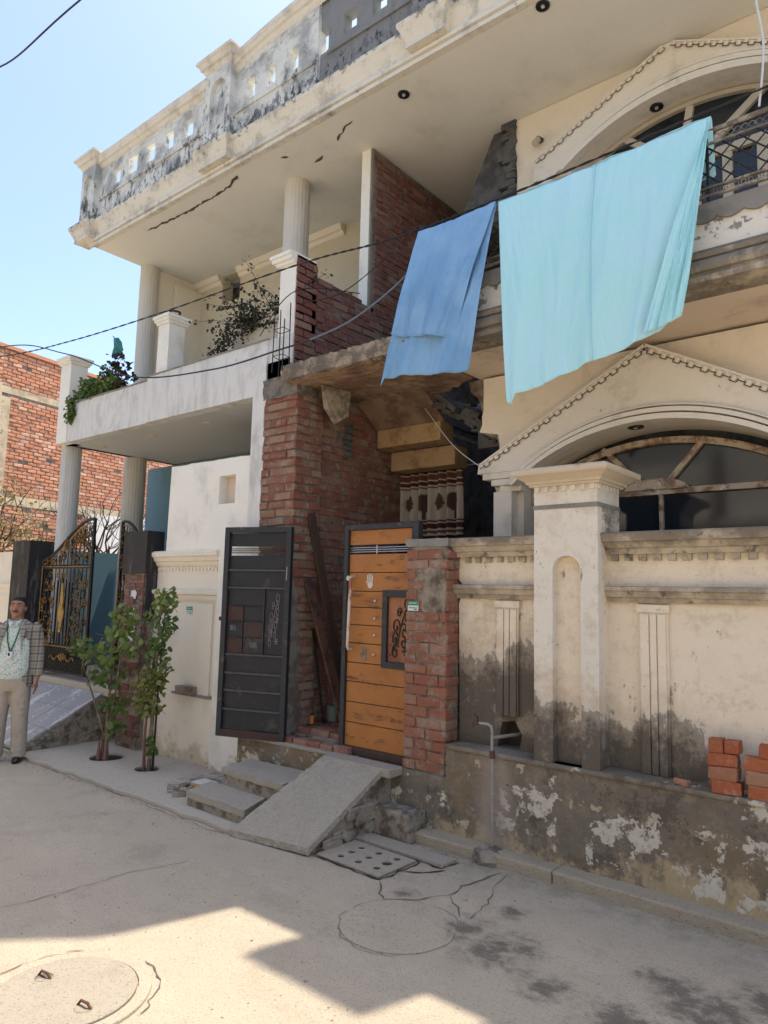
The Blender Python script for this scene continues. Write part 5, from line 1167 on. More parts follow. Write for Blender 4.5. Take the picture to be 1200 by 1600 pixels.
# ================================================================ ornate gate
M['gold'] = simple('dull_gold_paint', (.42, .25, .07), .5, .4, .25, c2=(.16, .09, .03), t0=.55)
M['gate_black'] = simple('black_gate_iron', (.016, .016, .018), .45, .3, .2, c2=(.06, .045, .035), t0=.64)
def ornate_leaf(hx, hy, ux, uy, width, lab):
    t = thing('ornate_gate_leaf', (hx, hy, .66), lab, 'gate leaf')
    U = Vector((ux, uy, 0)).normalized(); N = Vector((U.y, -U.x, 0))
    if N.y > 0: N = -N
    P = lambda a, z, d=0.0: Vector((hx, hy, z)) + U * (a * width) + N * d
    def crown(a): s = a * a * (3 - 2 * a); return 2.10 + .50 * s + .04 * math.sin(a * PI)
    bars = lambda pts, r, name, mat='gate_black', n=6, sm=False: MB().tube(pts, r, n).build(name, mat, t, smooth=sm)
    bars([P(0, .68), P(0, 2.10)], .022, 'hinge_stile'); bars([P(1, .68), P(1, crown(1))], .024, 'meeting_stile')
    bars([P(k / 20, crown(k / 20)) for k in range(21)], .02, 'crown_rail'); bars([P(k / 20, crown(k / 20) - .05) for k in range(21)], .009, 'crown_rail', 'gold')
    for z in (2.03, 2.0, 1.02, .69): bars([P(0, z), P(1, z)], .014, 'rail')
    for z in (2.015, 1.005): bars([P(0, z, .015), P(1, z, .015)], .006, 'gold_line', 'gold')
    for a in (.02, .98): bars([P(a, .7, .02), P(a, 2.0, .02)], .005, 'gold_line', 'gold')
    for k, a in enumerate((.34, .40, .46, .52, .58, .64)): bars([P(a, 1.03), P(a, 1.84 + .03 * math.sin(k))], .009, 'rod')
    m = MB()
    for k in range(13): a = .03 + k * .078; m.tube([P(a, 1.03, -.01), P(a, crown(a) - .05, -.01)], .007, 4)
    o = m.build('thin_rods', 'gate_black', t); o['kind'] = 'stuff'
    sc = MB(); leaf = MB(); rr = random.Random(int(abs(hx) * 10))
    def leafat(c, ang, L, wd):
        d = U * math.cos(ang) + Vector((0, 0, 1)) * math.sin(ang); s = U * -math.sin(ang) + Vector((0, 0, 1)) * math.cos(ang)
        leaf.add([c, c + d * L * .5 + s * wd + N * .012, c + d * L, c + d * L * .5 - s * wd + N * .012, c - N * .006 + d * L * .5], [(0, 1, 2, 4), (0, 4, 2, 3), (0, 3, 2, 1)])
    spots = [(.12, 1.15, .09), (.2, 1.38, .10), (.13, 1.62, .09), (.2, 1.86, .09), (.84, 1.2, .10), (.80, 1.45, .09), (.86, 1.68, .09), (.8, 1.88, .08), (.25, 2.10, .05), (.45, 2.16, .07), (.62, 2.18, .09), (.82, 2.22, .10), (.72, 2.36, .07), (.9, 2.42, .07), (.5, 2.28, .05), (.12, 2.07, .03), (.32, 1.12, .06), (.66, 1.12, .06), (.07, 1.28, .05), (.07, 1.5, .05), (.26, 1.25, .06), (.27, 1.55, .07), (.26, 1.75, .06), (.74, 1.3, .07), (.72, 1.58, .07), (.74, 1.76, .06), (.93, 1.33, .05), (.93, 1.56, .05), (.93, 1.8, .05), (.38, 2.10, .05), (.72, 2.10, .06), (.92, 2.12, .06), (.82, 2.38, .06), (.62, 2.32, .05), (.93, 2.3, .05), (.2, 1.05, .05), (.8, 1.06, .05)]
    for (a, z, r) in spots:
        for sg in (1, -1):
            cc = (a * width, z); sc.tube([Vector((hx, hy, 0)) + U * p[0] + Vector((0, 0, p[1])) + N * .012 for p in spiral(cc, r, 1.1, rr.uniform(0, 6), sg, lambda x, y: (x, y), 14)], .006, 4)
        for q in range(11): leafat(P(a, z, .02) + U * rr.uniform(-r, r) + Vector((0, 0, rr.uniform(-r, r))), rr.uniform(0, 6.3), rr.uniform(.035, .07), .016)
    for k in range(9): leafat(P(.36 + .03 * (k % 5) * 1.6, 1.86 + .03 * (k // 5), .02), PI / 2, .05, .02)
    sc.build('scrollwork', 'gate_black', t)['kind'] = 'stuff'; leaf.build('gold_leaves', 'gold', t)['kind'] = 'stuff'
    e = MB(); c0 = P(.5, 1.2, .03)
    for k in range(11):
        z = 1.22 + k * .055; wd = .055 * (1 - abs(k - 4) / 8) + .01; e.obox(P(.5, z, .03), U, (0, 0, 1), N, wd, .032, .012)
    e.jitter(.012, 40).build('emblem', 'gold', t, bevel=.006)
    pn = MB().plate([(0, .70), (1, .70), (1, 1.0), (0, 1.0)], [], lambda a, z, d: tuple(P(a, z, d)), -.015, -.01); pn.build('kick_plate', 'gate_black', t)
    sl = MB(); k = -.3
    while k < 1: 
        a0, a1 = k, k + .24; z0, z1 = .71, .99
        if a0 < 0: z0 += (0 - a0) / .24 * .28; a0 = 0
        if a1 > 1: z1 -= (a1 - 1) / .24 * .28; a1 = 1
        sl.tube([P(a0, z0, .004), P(a1, z1, .004)], .008, 4); k += .055
    sl.build('slanted_slats', 'gate_black', t); wv = MB(); wv.tube([P(.3 + .5 * k / 16, .86 + .03 * math.sin(k * 1.4), .02) for k in range(17)], .007, 4)
    for k in range(5): wv.tube([P(.52 + .03 * k, .85, .02), P(.50 + .035 * k, .93 - .01 * abs(k - 2), .02)], .007, 4)
    wv.build('kick_emblem', 'gold', t)
    MB().obox(P(.83, 1.52, .03), U, (0, 0, 1), N, .10, .014, .012).build('bolt', 'rust', t)
    return t
ornate_leaf(-9.62, 4.50, 1, .0, 1.27, 'left black and gold scroll gate leaf, right behind the man')
a_ = rad(12); ornate_leaf(-7.16, 4.64, -math.cos(a_), math.sin(a_), 1.26, 'right black and gold scroll gate leaf, mostly behind the stripped pillar')

# ================================================================ tiled ramp to the ornate gate
def tile_mat():
    t = NT('patterned_grey_ramp_tile', .5, .35)
    b = t.mix(t.noise(3, 6, .7), (.26, .25, .24), (.38, .37, .355))
    n1 = t.n.new('ShaderNodeTexVoronoi'); v = t.vm('MULTIPLY', t.pos, (1, 1, 1.5)); t.l.new(v, n1.inputs['Vector']); n1.inputs['Scale'].default_value = 16
    m = t.ma('SUBTRACT', 1.0, t.step(n1.outputs['Distance'], .18, .32)); stripe = t.n.new('ShaderNodeTexWave'); t.l.new(t.vm('MULTIPLY', t.pos, (1, 1.3, 0)), stripe.inputs['Vector']); stripe.inputs['Scale'].default_value = 1.1; stripe.inputs['Distortion'].default_value = 1.5
    m = t.ma('MULTIPLY', m, t.step(stripe.outputs['Fac'], .45, .6)); b = t.mix(t.ma('MULTIPLY', m, .9), b, (.60, .585, .56))
    big = t.step(t.noise(2.2, 3, .5, (2.2, .6, 1), off=6), .56, .60); b = t.mix(t.ma('MULTIPLY', big, .8), b, (.56, .55, .53))
    t.col(b); t.bump(m, .2, .004); return t.m
M['tile'] = tile_mat()
t = thing('tiled_ramp', (-9.0, 4.0, 0), 'wide ramp of patterned grey tiles rising to the ornate gate behind the man', 'ramp')
XA, XB, YA, YB, ZA, ZB = -10.1, -7.80, 3.52, 4.44, .07, .55
zr = lambda y: ZA + (ZB - ZA) * (y - YA) / (YB - YA)
m = MB().add([(XA, YA, 0), (XB, YA, 0), (XB, YA, ZA - .03), (XA, YA, ZA - .03), (XA, 4.6, 0), (XB, 4.6, 0), (XB, YB, ZB - .03), (XA, YB, ZB - .03), (XB, 4.6, ZB - .03), (XA, 4.6, ZB - .03)], [(0, 1, 2, 3), (3, 2, 6, 7), (7, 6, 8, 9), (0, 4, 5, 1), (0, 3, 7, 9, 4), (1, 5, 8, 6, 2), (4, 9, 8, 5)])
m.build('ramp_fill', 'rubble', t)
for i in range(5):
    for j in range(3):
        x0 = XA + (XB - XA) * i / 5 + .003; x1 = XA + (XB - XA) * (i + 1) / 5 - .003; y0 = YA + (YB - YA) * j / 3 + .003; y1 = YA + (YB - YA) * (j + 1) / 3 - .003; dz = R_.uniform(0, .003)
        slab_quad([(x0, y0, zr(y0) + dz), (x1, y0, zr(y0) + dz), (x1, y1, zr(y1) + dz), (x0, y1, zr(y1) + dz)], .028).build('tile', 'tile', t, bevel=.002)
MB().box(XA, 4.45, .52, -7.50, 4.95, .62).build('landing', 'apron', t, bevel=.006)
for k in range(46):
    y = YA + R_.random() * (YB - YA); z = R_.uniform(0, max(.01, zr(y) - .09)); s_ = R_.uniform(.03, .08)
    MB().box(XB - .03, y - s_, z, XB + R_.uniform(.0, .02), y + s_ * .8, z + R_.uniform(.04, .08), .012).build('stone', 'rubble', t, bevel=.01)

# ================================================================ brick building beyond
fb = thing('brick_building', (-17.0, 9.0, 0), 'sunlit salmon brick building with pale concrete frame beyond the left house', 'building')
TH = rad(12); fu = Vector((-math.sin(TH), math.cos(TH), 0)); fnm = Vector((math.cos(TH), math.sin(TH), 0)); F0 = Vector((-17.0, 8.0, 0)) - fu * 3.0
def fp(a, z, d=0.0): p = F0 + fu * a + fnm * d; return (p.x, p.y, z)
def fbox(a0, z0, a1, z1, d0, d1, name, mat): return MB().plate([(a0, z0), (a1, z0), (a1, z1), (a0, z1)], [], lambda a, b, d: fp(a, b, d), d0, d1).build(name, mat, fb)
fbox(-6, 0, 8.5, 7.16, -.5, 0, 'wall_core', 'mortar')
M['far_frame'] = plaster('far_concrete_frame', (.60, .50, .34), [dict(c=(.36, .29, .2), s=2.2, t=.54, w=.1, a=.8), dict(c=(.16, .13, .1), s=6, t=.64, w=.05, a=.8)], bump=.5)
brick_variants('far', .225, .06, .066, 'brick_far', j=.005, bev=.009)
def far_region(a0, a1, z0, z1, lim, lcl=0):
    hh = .083; cells = []
    for c in range(int((z1 - z0) / hh)):
        a = a0 - (.12 if c % 2 else 0)
        while a < a1:
            b0 = max(a, a0); b1 = min(a + .225, a1)
            if b1 - b0 > .06: cells.append(((b0 + b1) / 2, z0 + (c + .5) * hh, b1 - b0))
            a += .238
    return cells
cells = far_region(1.72, 8.4, 3.80, 6.10, 0) + far_region(1.5, 8.4, 6.26, 7.12, 0) + far_region(1.55, 8.4, 2.3, 3.55, 0) + far_region(-1.2, 1.5, 6.32, 7.12, 0)
R_.shuffle(cells); cells = [c for c in cells if R_.random() > .012]
near = sorted(cells, key=lambda c: c[0] + abs(c[1] - 5.0) * .8)
base = origin_of(fb)
for a, z, ln in near[:295]:
    p = fp(a, z, -.03 + R_.uniform(.004, .028)); put_brick(fb, base, R_.choice(BV['far']), p, fu, fnm, ln / .225 * .97, R_.uniform(.9, 1.02), R_.uniform(-.02, .02))
m = MB()
for a, z, ln in near[295:]:
    m.obox(fp(a, z, -.03 + R_.uniform(.004, .028)), fu + Vector((0, 0, R_.uniform(-.02, .02))), (0, 0, 1), fnm, ln / 2 * .96, .032, .03)
o = m.build('brickwork', 'brick_far', fb); o['kind'] = 'stuff'
fbox(1.5, 6.10, 8.5, 6.26, 0, .012, 'beam', 'far_frame'); fbox(-1.5, 5.95, 1.5, 6.30, 0, .05, 'beam', 'far_frame')
fbox(1.35, 2.0, 1.72, 6.0, 0, .06, 'post', 'far_frame'); fbox(-6, 3.57, 8.5, 3.79, 0, .03, 'beam', 'far_frame'); fbox(-6, 0, 1.3, 3.45, 0, .03, 'rendered_wall', 'far_frame')
fbox(1.3, 0, 8.5, 2.28, 0, .04, 'rendered_wall', 'far_frame')
fbox(-6, 3.93, 1.33, 5.93, 0, .01, 'pale_green_wall', plaster('pale_green_wall', (.45, .50, .40), var=.05))
fbox(-6, 7.12, 8.6, 7.2, -.3, .05, 'coping', 'brick_far')
yw = tag(MB().box(-16.3, 8.5, 0, -16.1, 11.5, 3.50).build('yard_wall', 'sunlit_white'), 'bright white sunlit wall glimpsed above the blue porch wall', 'wall')

# ================================================================ houses across the street, behind the camera
M['far_house'] = plaster('street_side_paint', (.80, .74, .62), [dict(c=(.3, .25, .19), s=1.5, t=.6, w=.1, a=.6)])
def opposite(x0, x1, y, h, lab):
    t = thing('street_house', ((x0 + x1) / 2, y, 0), lab, 'house')
    cols = []; x = x0 + 1
    while x < x1 - 1.6: cols.append(x); x += 2.4
    hs = [(a, a + 1.2, z, z + 1.1) for a in cols for z in (1.2, 3.9)]
    MB().punched(x0, x1, 0, h, hs, y - .25, y).build('front_wall', 'far_house', t)
    for hh in hs:
        a, z = hh[0], hh[2]; w_ = MB().box(a, y - .15, z, a + 1.2, y - .12, z + 1.1).build('window', 'glass', t); m = MB(); m.box(a + .57, y - .12, z, a + .63, y - .08, z + 1.1); m.build('mullion', 'win_cream', w_)
    MB().box(x0, y, 3.3, x1, y + .7, 3.45).build('canopy', 'far_house', t); MB().box(x0, y - .3, h, x1, y + .15, h + .12).build('coping', 'far_house', t)
    MB().box(x0, y - 6, 0, x1, y - .3, h).build('body', 'far_house', t)
opposite(-14, -4.2, -4.6, 5.2, 'beige two-storey house across the street, left of the camera'); opposite(-3.9, 7, -5.0, 5.6, 'beige two-storey house across the street, behind the camera')

# ================================================================ plants
def leaf_mat(name, a, b, rough=.55):
    t = NT(name, rough, .3); oi = t.n.new('ShaderNodeObjectInfo')
    r = t.ma('FRACT', t.ma('ADD', oi.outputs['Random'], t.geo.outputs['Random Per Island'])); c = t.mix(r, a, b)
    t.col(c); tr = t.n.new('ShaderNodeBsdfTranslucent'); t.l.new(c, tr.inputs[0]); mx = t.n.new('ShaderNodeMixShader'); mx.inputs[0].default_value = .3
    t.l.new(t.b.outputs[0], mx.inputs[1]); t.l.new(tr.outputs[0], mx.inputs[2]); t.l.new(mx.outputs[0], t.n['Material Output'].inputs[0]); return t.m
M['leaf'] = leaf_mat('broad_green_leaf', (.10, .15, .03), (.22, .29, .085)); M['leaf_y'] = leaf_mat('yellowish_leaf', (.13, .17, .035), (.24, .24, .07))
M['leaf_d'] = leaf_mat('dark_leaf', (.07, .115, .028), (.15, .21, .06)); M['leaf_dead'] = leaf_mat('dried_dark_leaf', (.03, .022, .018), (.07, .05, .035)); M['leaf_dark'] = leaf_mat('dusty_dark_leaf', (.028, .032, .018), (.06, .06, .035)); M['leaf_tan'] = leaf_mat('dry_tan_leaf', (.18, .14, .06), (.34, .27, .12))
M['bark'] = simple('young_bark', (.17, .115, .075), .9, 0, .3, c2=(.28, .22, .16)); M['bark_red'] = simple('red_bark', (.26, .12, .09), .9, 0, .3); M['bark_dark'] = simple('dark_bark', (.045, .032, .025), .95)
def leaf_shape(L, W):
    return [(0, 0, 0), (W * .8, L * .25, L * .06), (W, L * .5, L * .05), (W * .55, L * .8, 0), (0, L, -L * .08), (-W * .55, L * .8, 0), (-W, L * .5, L * .05), (-W * .8, L * .25, L * .06), (0, L * .5, -L * .02)], [(0, 1, 2, 8), (8, 2, 3, 4), (0, 8, 6, 7), (8, 4, 5, 6)]
def leaf_mesh(L, W, mat):
    me = bpy.data.meshes.new('leaf'); v, f = leaf_shape(L, W); me.from_pydata(v, [], f); me.materials.append(M[mat])
    for p in me.polygons: p.use_smooth = True
    return me
def rand_rot(rr, up=.5):
    n = Vector((rr.gauss(0, .6), rr.gauss(-.25, .6), rr.uniform(up - .5, 1))).normalized(); d = Vector((rr.gauss(0, 1), rr.gauss(0, 1), rr.gauss(-.3, .5)))
    d = (d - n * d.dot(n)).normalized(); x = d.cross(n); return Matrix((x, d, n)).transposed()
def place_leaf(parent, base, mesh, pos, rr, s):
    o = bpy.data.objects.new('leaf', mesh); C.objects.link(o); o.parent = parent
    m = rand_rot(rr).to_4x4() @ Matrix.Scale(s, 4); m.translation = Vector(pos) - base; o.matrix_local = m
def add_leaf(m, pos, rr, L, W):
    v, f = leaf_shape(L, W); R3 = rand_rot(rr); pos = Vector(pos); m.add([pos + R3 @ Vector(p) for p in v], f)
def sapling(x, y, lab, stems, clusters, mats, L, nleaf, lim, seed, group=None):
    rr = random.Random(seed); t = thing('sapling', (x, y, .01), lab, 'sapling', group)
    for k, (pts, r, mt) in enumerate(stems): MB().tube([Vector(p) for p in pts], [r * (1 - .75 * i / (len(pts) - 1)) for i in range(len(pts))], 7).build('stem', mt, t, smooth=True)
    ms = {mt: [leaf_mesh(L * k, L * k * .48, mt) for k in (.8, 1.0)] for mt in set(m for *_, m in clusters)}
    pts = []; tw = {}
    tot = sum(c[3] for c in clusters)
    for (cx, cy, cz), rad3, _, wgt, mt in [(c[0], c[1], 0, c[3], c[4]) for c in clusters]:
        for k in range(int(nleaf * wgt / tot)):
            while True:
                p = Vector((rr.uniform(-1, 1), rr.uniform(-1, 1), rr.uniform(-1, 1)))
                if p.length < 1 and p.length > rr.uniform(0, .55): break
            pts.append((Vector((cx + p.x * rad3[0], cy + p.y * rad3[1], cz + p.z * rad3[2])), mt))
    pts.sort(key=lambda q: q[0].y); base = origin_of(t)
    for p, mt in pts[:lim]: place_leaf(t, base, rr.choice(ms[mt]), p, rr, rr.uniform(.7, 1.2))
    for mt in ms:
        m = MB()
        for p, q in pts[lim:]:
            if q == mt: s = rr.uniform(.7, 1.2) * L; add_leaf(m, p, rr, s, s * .48)
        if m.v: o = m.build('foliage', mt, t); o['kind'] = 'stuff'
    m = MB()
    for (c, rd, _, wg, mt) in clusters:
        for k in range(3):
            a = Vector(c) + Vector([rr.uniform(-.3, .3) * q for q in rd]); b = Vector(c) + Vector([rr.uniform(-1, 1) * q for q in rd]); m.tube([a, (a + b) / 2 + Vector((0, 0, .02)), b], [.005, .004, .002], 5)
    m.build('twigs', 'bark', t)['kind'] = 'stuff'
    return t
X, Y = TREE1
sapling(X, Y, 'broad-leaved young tree growing from a round hole in the pavement by the ramp',
    [([(X, Y, 0), (X - .02, Y, .3), (X - .05, Y + .02, .7), (X - .02, Y, 1.2), (X + .1, Y, 1.55)], .024, 'bark'), ([(X + .03, Y - .03, 0), (X + .05, Y - .02, .3), (X + .1, Y, .7), (X + .2, Y - .02, 1.3)], .020, 'bark'), ([(X - .05, Y - .02, 0), (X - .08, Y, .25), (X - .3, Y - .02, .6), (X - .62, Y, .95)], .018, 'bark'), ([(X - .06, Y - .05, 0), (X - .07, Y - .05, .2)], .028, 'bark_red'), ([(X + .06, Y - .05, 0), (X + .06, Y - .04, .32)], .022, 'bark_red')],
    [((X + .16, Y, 1.46), (.17, .14, .17), 0, 1.2, 'leaf'), ((X + .06, Y, 1.16), (.23, .18, .18), 0, 1.6, 'leaf'), ((X - .36, Y - .02, 1.05), (.22, .14, .12), 0, .9, 'leaf'), ((X - .66, Y, 1.12), (.17, .12, .11), 0, .7, 'leaf'), ((X - .30, Y, .82), (.18, .14, .12), 0, .7, 'leaf'), ((X + .02, Y, .85), (.20, .15, .16), 0, 1.1, 'leaf_d'), ((X + .08, Y, .56), (.17, .13, .14), 0, .9, 'leaf_d'), ((X + .10, Y, .34), (.12, .1, .09), 0, .4, 'leaf_d'), ((X + .33, Y, 1.25), (.12, .10, .2), 0, .6, 'leaf')], None, .072, 440, 296, 3)
X, Y = TREE2
sapling(X, Y, 'slim young tree tied to a stake in the pavement beside the white boundary wall',
    [([(X + .03, Y, 0), (X + .05, Y, .5), (X + .06, Y, 1.0), (X + .10, Y - .02, 1.7)], .022, 'bark'), ([(X - .05, Y, 0), (X - .07, Y, .3), (X - .04, Y, .75), (X + .02, Y, 1.2)], .018, 'bark_red'), ([(X, Y + .03, 0), (X - .01, Y + .02, .4), (X + .03, Y, .9)], .016, 'bark'), ([(X + .05, Y + .03, 0), (X + .07, Y + .03, .9), (X + .12, Y + .03, 1.72)], .013, 'bark_dark')],
    [((X + .14, Y, 1.66), (.14, .10, .14), 0, 1.2, 'leaf'), ((X + .12, Y, 1.40), (.14, .10, .15), 0, 1.1, 'leaf_d'), ((X + .04, Y, 1.14), (.15, .11, .14), 0, 1.2, 'leaf_d'), ((X, Y, .84), (.20, .14, .17), 0, 2.2, 'leaf_y'), ((X - .05, Y, .62), (.16, .12, .12), 0, 1.3, 'leaf_y'), ((X + .24, Y - .03, 1.0), (.12, .05, .05), 0, .35, 'leaf_d'), ((X + .08, Y - .03, .25), (.08, .06, .09), 0, .4, 'leaf_d'), ((X - .08, Y, 1.5), (.08, .08, .1), 0, .3, 'leaf')], None, .062, 560, 296, 5)

def bush(name, lab, cat, loc, branches, leaves, mat, barkmat, L, seed, extra=None):
    rr = random.Random(seed); t = thing(name, loc, lab, cat); m = MB()
    for pts, r in branches: m.tube([Vector(p) for p in pts], [r * (1 - .7 * i / (len(pts) - 1)) for i in range(len(pts))], 5)
    m.build('branches', barkmat, t); m = MB()
    for (c, rd, n) in leaves:
        for k in range(n):
            p = Vector((rr.gauss(0, .5), rr.gauss(0, .5), rr.gauss(0, .5))); q = Vector(c) + Vector((p.x * rd[0], p.y * rd[1], p.z * rd[2])); s = rr.uniform(.6, 1.3) * L; add_leaf(m, q, rr, s, s * .42)
    o = m.build('foliage', mat, t); o['kind'] = 'stuff'; return t
rr = random.Random(9); br = []; lv = []
for k in range(30):
    sx = rr.uniform(-5.95, -5.25); p = Vector((sx, 4.78, 4.55)); d = Vector((rr.uniform(-1.0, .30), rr.uniform(-.3, -.05), rr.uniform(-.12, .65))); P_ = [p]
    for i in range(6): d += Vector((rr.gauss(0, .22), rr.gauss(0, .1), rr.gauss(-.03, .16))); P_.append(P_[-1] + d * .13)
    br.append((P_, .006)); lv += [(tuple(q), (.05, .05, .05), 7) for q in P_[1:]]
for k in range(14):
    z = 4.58 - .33 * k / 13; lv.append(((-5.95 - .30 * k / 13 + .1 * rr.random(), 4.56, z), (.14, .10, .08), 22))
for k in range(10): lv.append(((-5.25 - .07 * k, 4.66, 4.62), (.10, .1, .07), 20))
bush('creeper', 'dried dark creeper sprawling out of the planter on the white balcony', 'creeper', (-5.8, 4.75, 4.5), br, lv, 'leaf_dark', 'bark_dark', .034, 10)
rr = random.Random(19); br = []; lv = []
for k in range(16):
    p = Vector((rr.uniform(-9.1, -8.2), 4.66, 4.2)); d = Vector((rr.uniform(-.5, .5), rr.uniform(-.3, .1), rr.uniform(.3, 1))); P_ = [p]
    for i in range(4): d += Vector((rr.gauss(0, .2), rr.gauss(0, .1), rr.gauss(0, .2))); P_.append(P_[-1] + d * .08)
    br.append((P_, .006)); lv += [(tuple(q), (.09, .08, .07), 26) for q in P_]
for k in range(8): lv.append(((-9.18 + .06 * rr.random(), 4.48, 4.22 - .035 * k), (.10 * (1 - k / 12), .05, .06), 34))
for k in range(8): lv.append(((-9.05 + k * .09, 4.53, 4.28), (.10, .07, .07), 34))
bush('trailing_plant', 'dense green plant spilling over the left corner of the white balcony', 'plant', (-8.9, 4.6, 4.2), br, lv, 'leaf_d', 'bark_dark', .045, 20)
br = []; lv = []
for (dx, dz) in ((.0, .62), (.13, .55), (-.16, .40), (.28, .38), (.42, .22), (-.28, .30)):
    P_ = [Vector((-8.42 + dx * i / 4, 4.66, 4.2 + dz * i / 4 * (1 - .1 * (i / 4)))) for i in range(5)]; br.append((P_, .006)); lv += [(tuple(q), (.08, .07, .06), 11) for q in P_[2:]]
t = bush('potted_shrub', 'thin leafy shrub with a teal rag on its top, at the white balcony corner', 'shrub', (-8.42, 4.66, 4.2), br, lv, 'leaf_dead', 'bark_dark', .07, 22)
M['teal_cloth'] = cloth_mat('teal_rag', (.05, .24, .24), (.10, .32, .30), transl=.3)
rg = cloth_grid(lambda u, v: (-8.52 + .22 * u * (.35 + .65 * math.sin(v * 2.6)) + .05 * v + .03 * mnoise.noise(Vector((u * 4, v * 5, 2))), 4.66 + .03 * math.sin(u * 9 + v * 5), 5.0 - .28 * v + .07 * u * v + .05 * mnoise.noise(Vector((u * 5, v * 3, 7)))), 14, 16); tag(rg.build('rag', 'teal_cloth', smooth=True), 'torn teal rag caught on top of the balcony shrub', 'rag')

def bare_tree(x, y, h, lab, seed, n0=5, spread=.5, leafm=None, nl=0, r0=.07):
    rr = random.Random(seed); t = thing('bare_tree', (x, y, 0), lab, 'tree'); m = MB(); tips = []
    top = Vector((x + .2, y, h * .45)); MB().tube([(x, y, 0), (x + .05, y, h * .25), top], [r0, r0 * .85, r0 * .7], 8).build('trunk', 'bark_dark', t, smooth=True)
    def grow(p, d, L, r, k):
        pts = [p]
        for i in range(4): d = (d + Vector((rr.gauss(0, .16), rr.gauss(0, .16), rr.gauss(.05, .12)))).normalized(); pts.append(pts[-1] + d * L / 4)
        m.tube(pts, [r, r * .85, r * .7, r * .6, r * .45], 6)
        tips.append(pts[-1]); tips.append(pts[2])
        if k > 0:
            for _ in range(3 if k > 1 else 2): grow(pts[rr.choice((2, 3, 4))], (d + Vector((rr.gauss(0, spread), rr.gauss(0, spread), rr.gauss(.1, .3)))).normalized(), L * .68, r * .55, k - 1)
    for k in range(n0): a = 2 * PI * k / n0; grow(top - Vector((0, 0, rr.random() * h * .12)), Vector((math.cos(a) * .5, math.sin(a) * .5, 1)).normalized(), h * .28, r0 * .6, 3)
    m.build('branches', 'bark_dark', t)
    if leafm:
        q = MB()
        for _ in range(nl): c = rr.choice(tips); add_leaf(q, c + Vector((rr.gauss(0, .12), rr.gauss(0, .12), rr.gauss(0, .12))), rr, rr.uniform(.05, .11), .03)
        o = q.build('crown', leafm, t); o['kind'] = 'stuff'
    return t
bare_tree(-13.5, 7.4, 3.9, 'bare dark tree with lopped branches in front of the salmon brick building', 4, 5)
bare_tree(-13.9, 6.6, 3.5, 'smaller bare tree with a few dry leaves left of the lopped tree', 14, 4, .7, 'leaf_tan', 160, .05)
bare_tree(-14.6, 5.9, 3.7, 'sparse dry-leaved tree standing by the pale corner of the brick building', 24, 5, .9, 'leaf_tan', 700, .05)
m = MB(); rr = random.Random(3)
for k in range(60):
    a = rr.uniform(0, 6.3); x = -4.98 - .35 * rr.random(); y = 4.30 + .08 * rr.random() if x > -5.1 else 4.42; m.tube([(x, y, .03), (x + .02 * math.cos(a), y + .02 * math.sin(a), .07), (x + .05 * math.cos(a), y + .05 * math.sin(a), .09)], [.002, .002, .001], 4)
o = tag(m.build('dry_grass', 'leaf_tan'), 'tuft of dry grass at the foot of the white wall near the steps', 'grass', kind='stuff')

# ================================================================ cables
M['cable'] = simple('black_cable', (.02, .02, .022), .6); M['cable_blue'] = simple('grey_blue_cable', (.13, .17, .21), .6); M['white_wire'] = simple('white_wire', (.6, .6, .58), .5)
def smooth_pts(P, n=10):
    P = [Vector(p) for p in P]; out = []
    for i in range(len(P) - 1):
        p0 = P[max(i - 1, 0)]; p1 = P[i]; p2 = P[i + 1]; p3 = P[min(i + 2, len(P) - 1)]
        for k in range(n):
            t = k / n; out.append(.5 * ((2 * p1) + (p2 - p0) * t + (2 * p0 - 5 * p1 + 4 * p2 - p3) * t * t + (3 * p1 - p0 - 3 * p2 + p3) * t ** 3))
    return out + [P[-1]]
def cable(P, r, mat, name, lab, twist=0):
    pts = smooth_pts(P)
    if not twist: return tag(MB().tube(pts, r, 6).build(name, mat, smooth=True), lab, 'cable')
    t = thing(name, P[0], lab, 'cable')
    for s in (0, PI):
        q = []
        for i in range(len(pts) - 1):
            for k in range(6):
                p = pts[i].lerp(pts[i + 1], k / 6); a = s + (i * 6 + k) * .55; q.append(p + Vector((0, math.cos(a), math.sin(a))) * r * .95)
        MB().tube(q, r, 5).build('strand', mat, t, smooth=True)
cable([(-16, 4.3, 5.9), (-11.12, 4.3, 5.17), (-9, 4.3, 4.95), (-6.89, 4.3, 4.83), (-4.66, 4.3, 4.76), (-3.60, 4.38, 4.715), (-2.5, 4.43, 4.745), (-1.0, 4.43, 4.80), (1.6, 4.43, 4.9)], .005, 'cable', 'twisted_cable', 'twisted black service cable running from the left edge past the balcony to the railing', 1)
cable([(-16, 4.3, 5.7), (-11.14, 4.3, 5.32), (-9.09, 4.3, 4.81), (-7.4, 4.3, 4.19), (-5.89, 4.3, 3.99), (-4.83, 4.3, 3.99), (-4.5, 4.34, 4.02)], .008, 'cable', 'cable', 'single black cable sagging below the white balcony front')
cable([(-4.5, 4.34, 4.02), (-4.03, 4.34, 4.08), (-3.6, 4.37, 4.26), (-3.32, 4.40, 4.46), (-3.2, 4.43, 4.6)], .008, 'cable_blue', 'cable', 'grey blue cable rising across the brick partition to the blue cloth')
cable([(-4.83, 4.5, 4.5), (-4.5, 4.7, 4.58), (-4.1, 4.8, 4.8), (-3.6, 4.7, 4.95), (-3.3, 4.5, 4.72)], .005, 'cable', 'wire', 'thin dark wire looping over the brick partition')
cable([(-5.3, 4.42, 4.25), (-4.86, 4.47, 4.62), (-4.6, 5.1, 4.75)], .005, 'cable', 'wire', 'short thin wire from the creeper to the brick balcony pedestal')
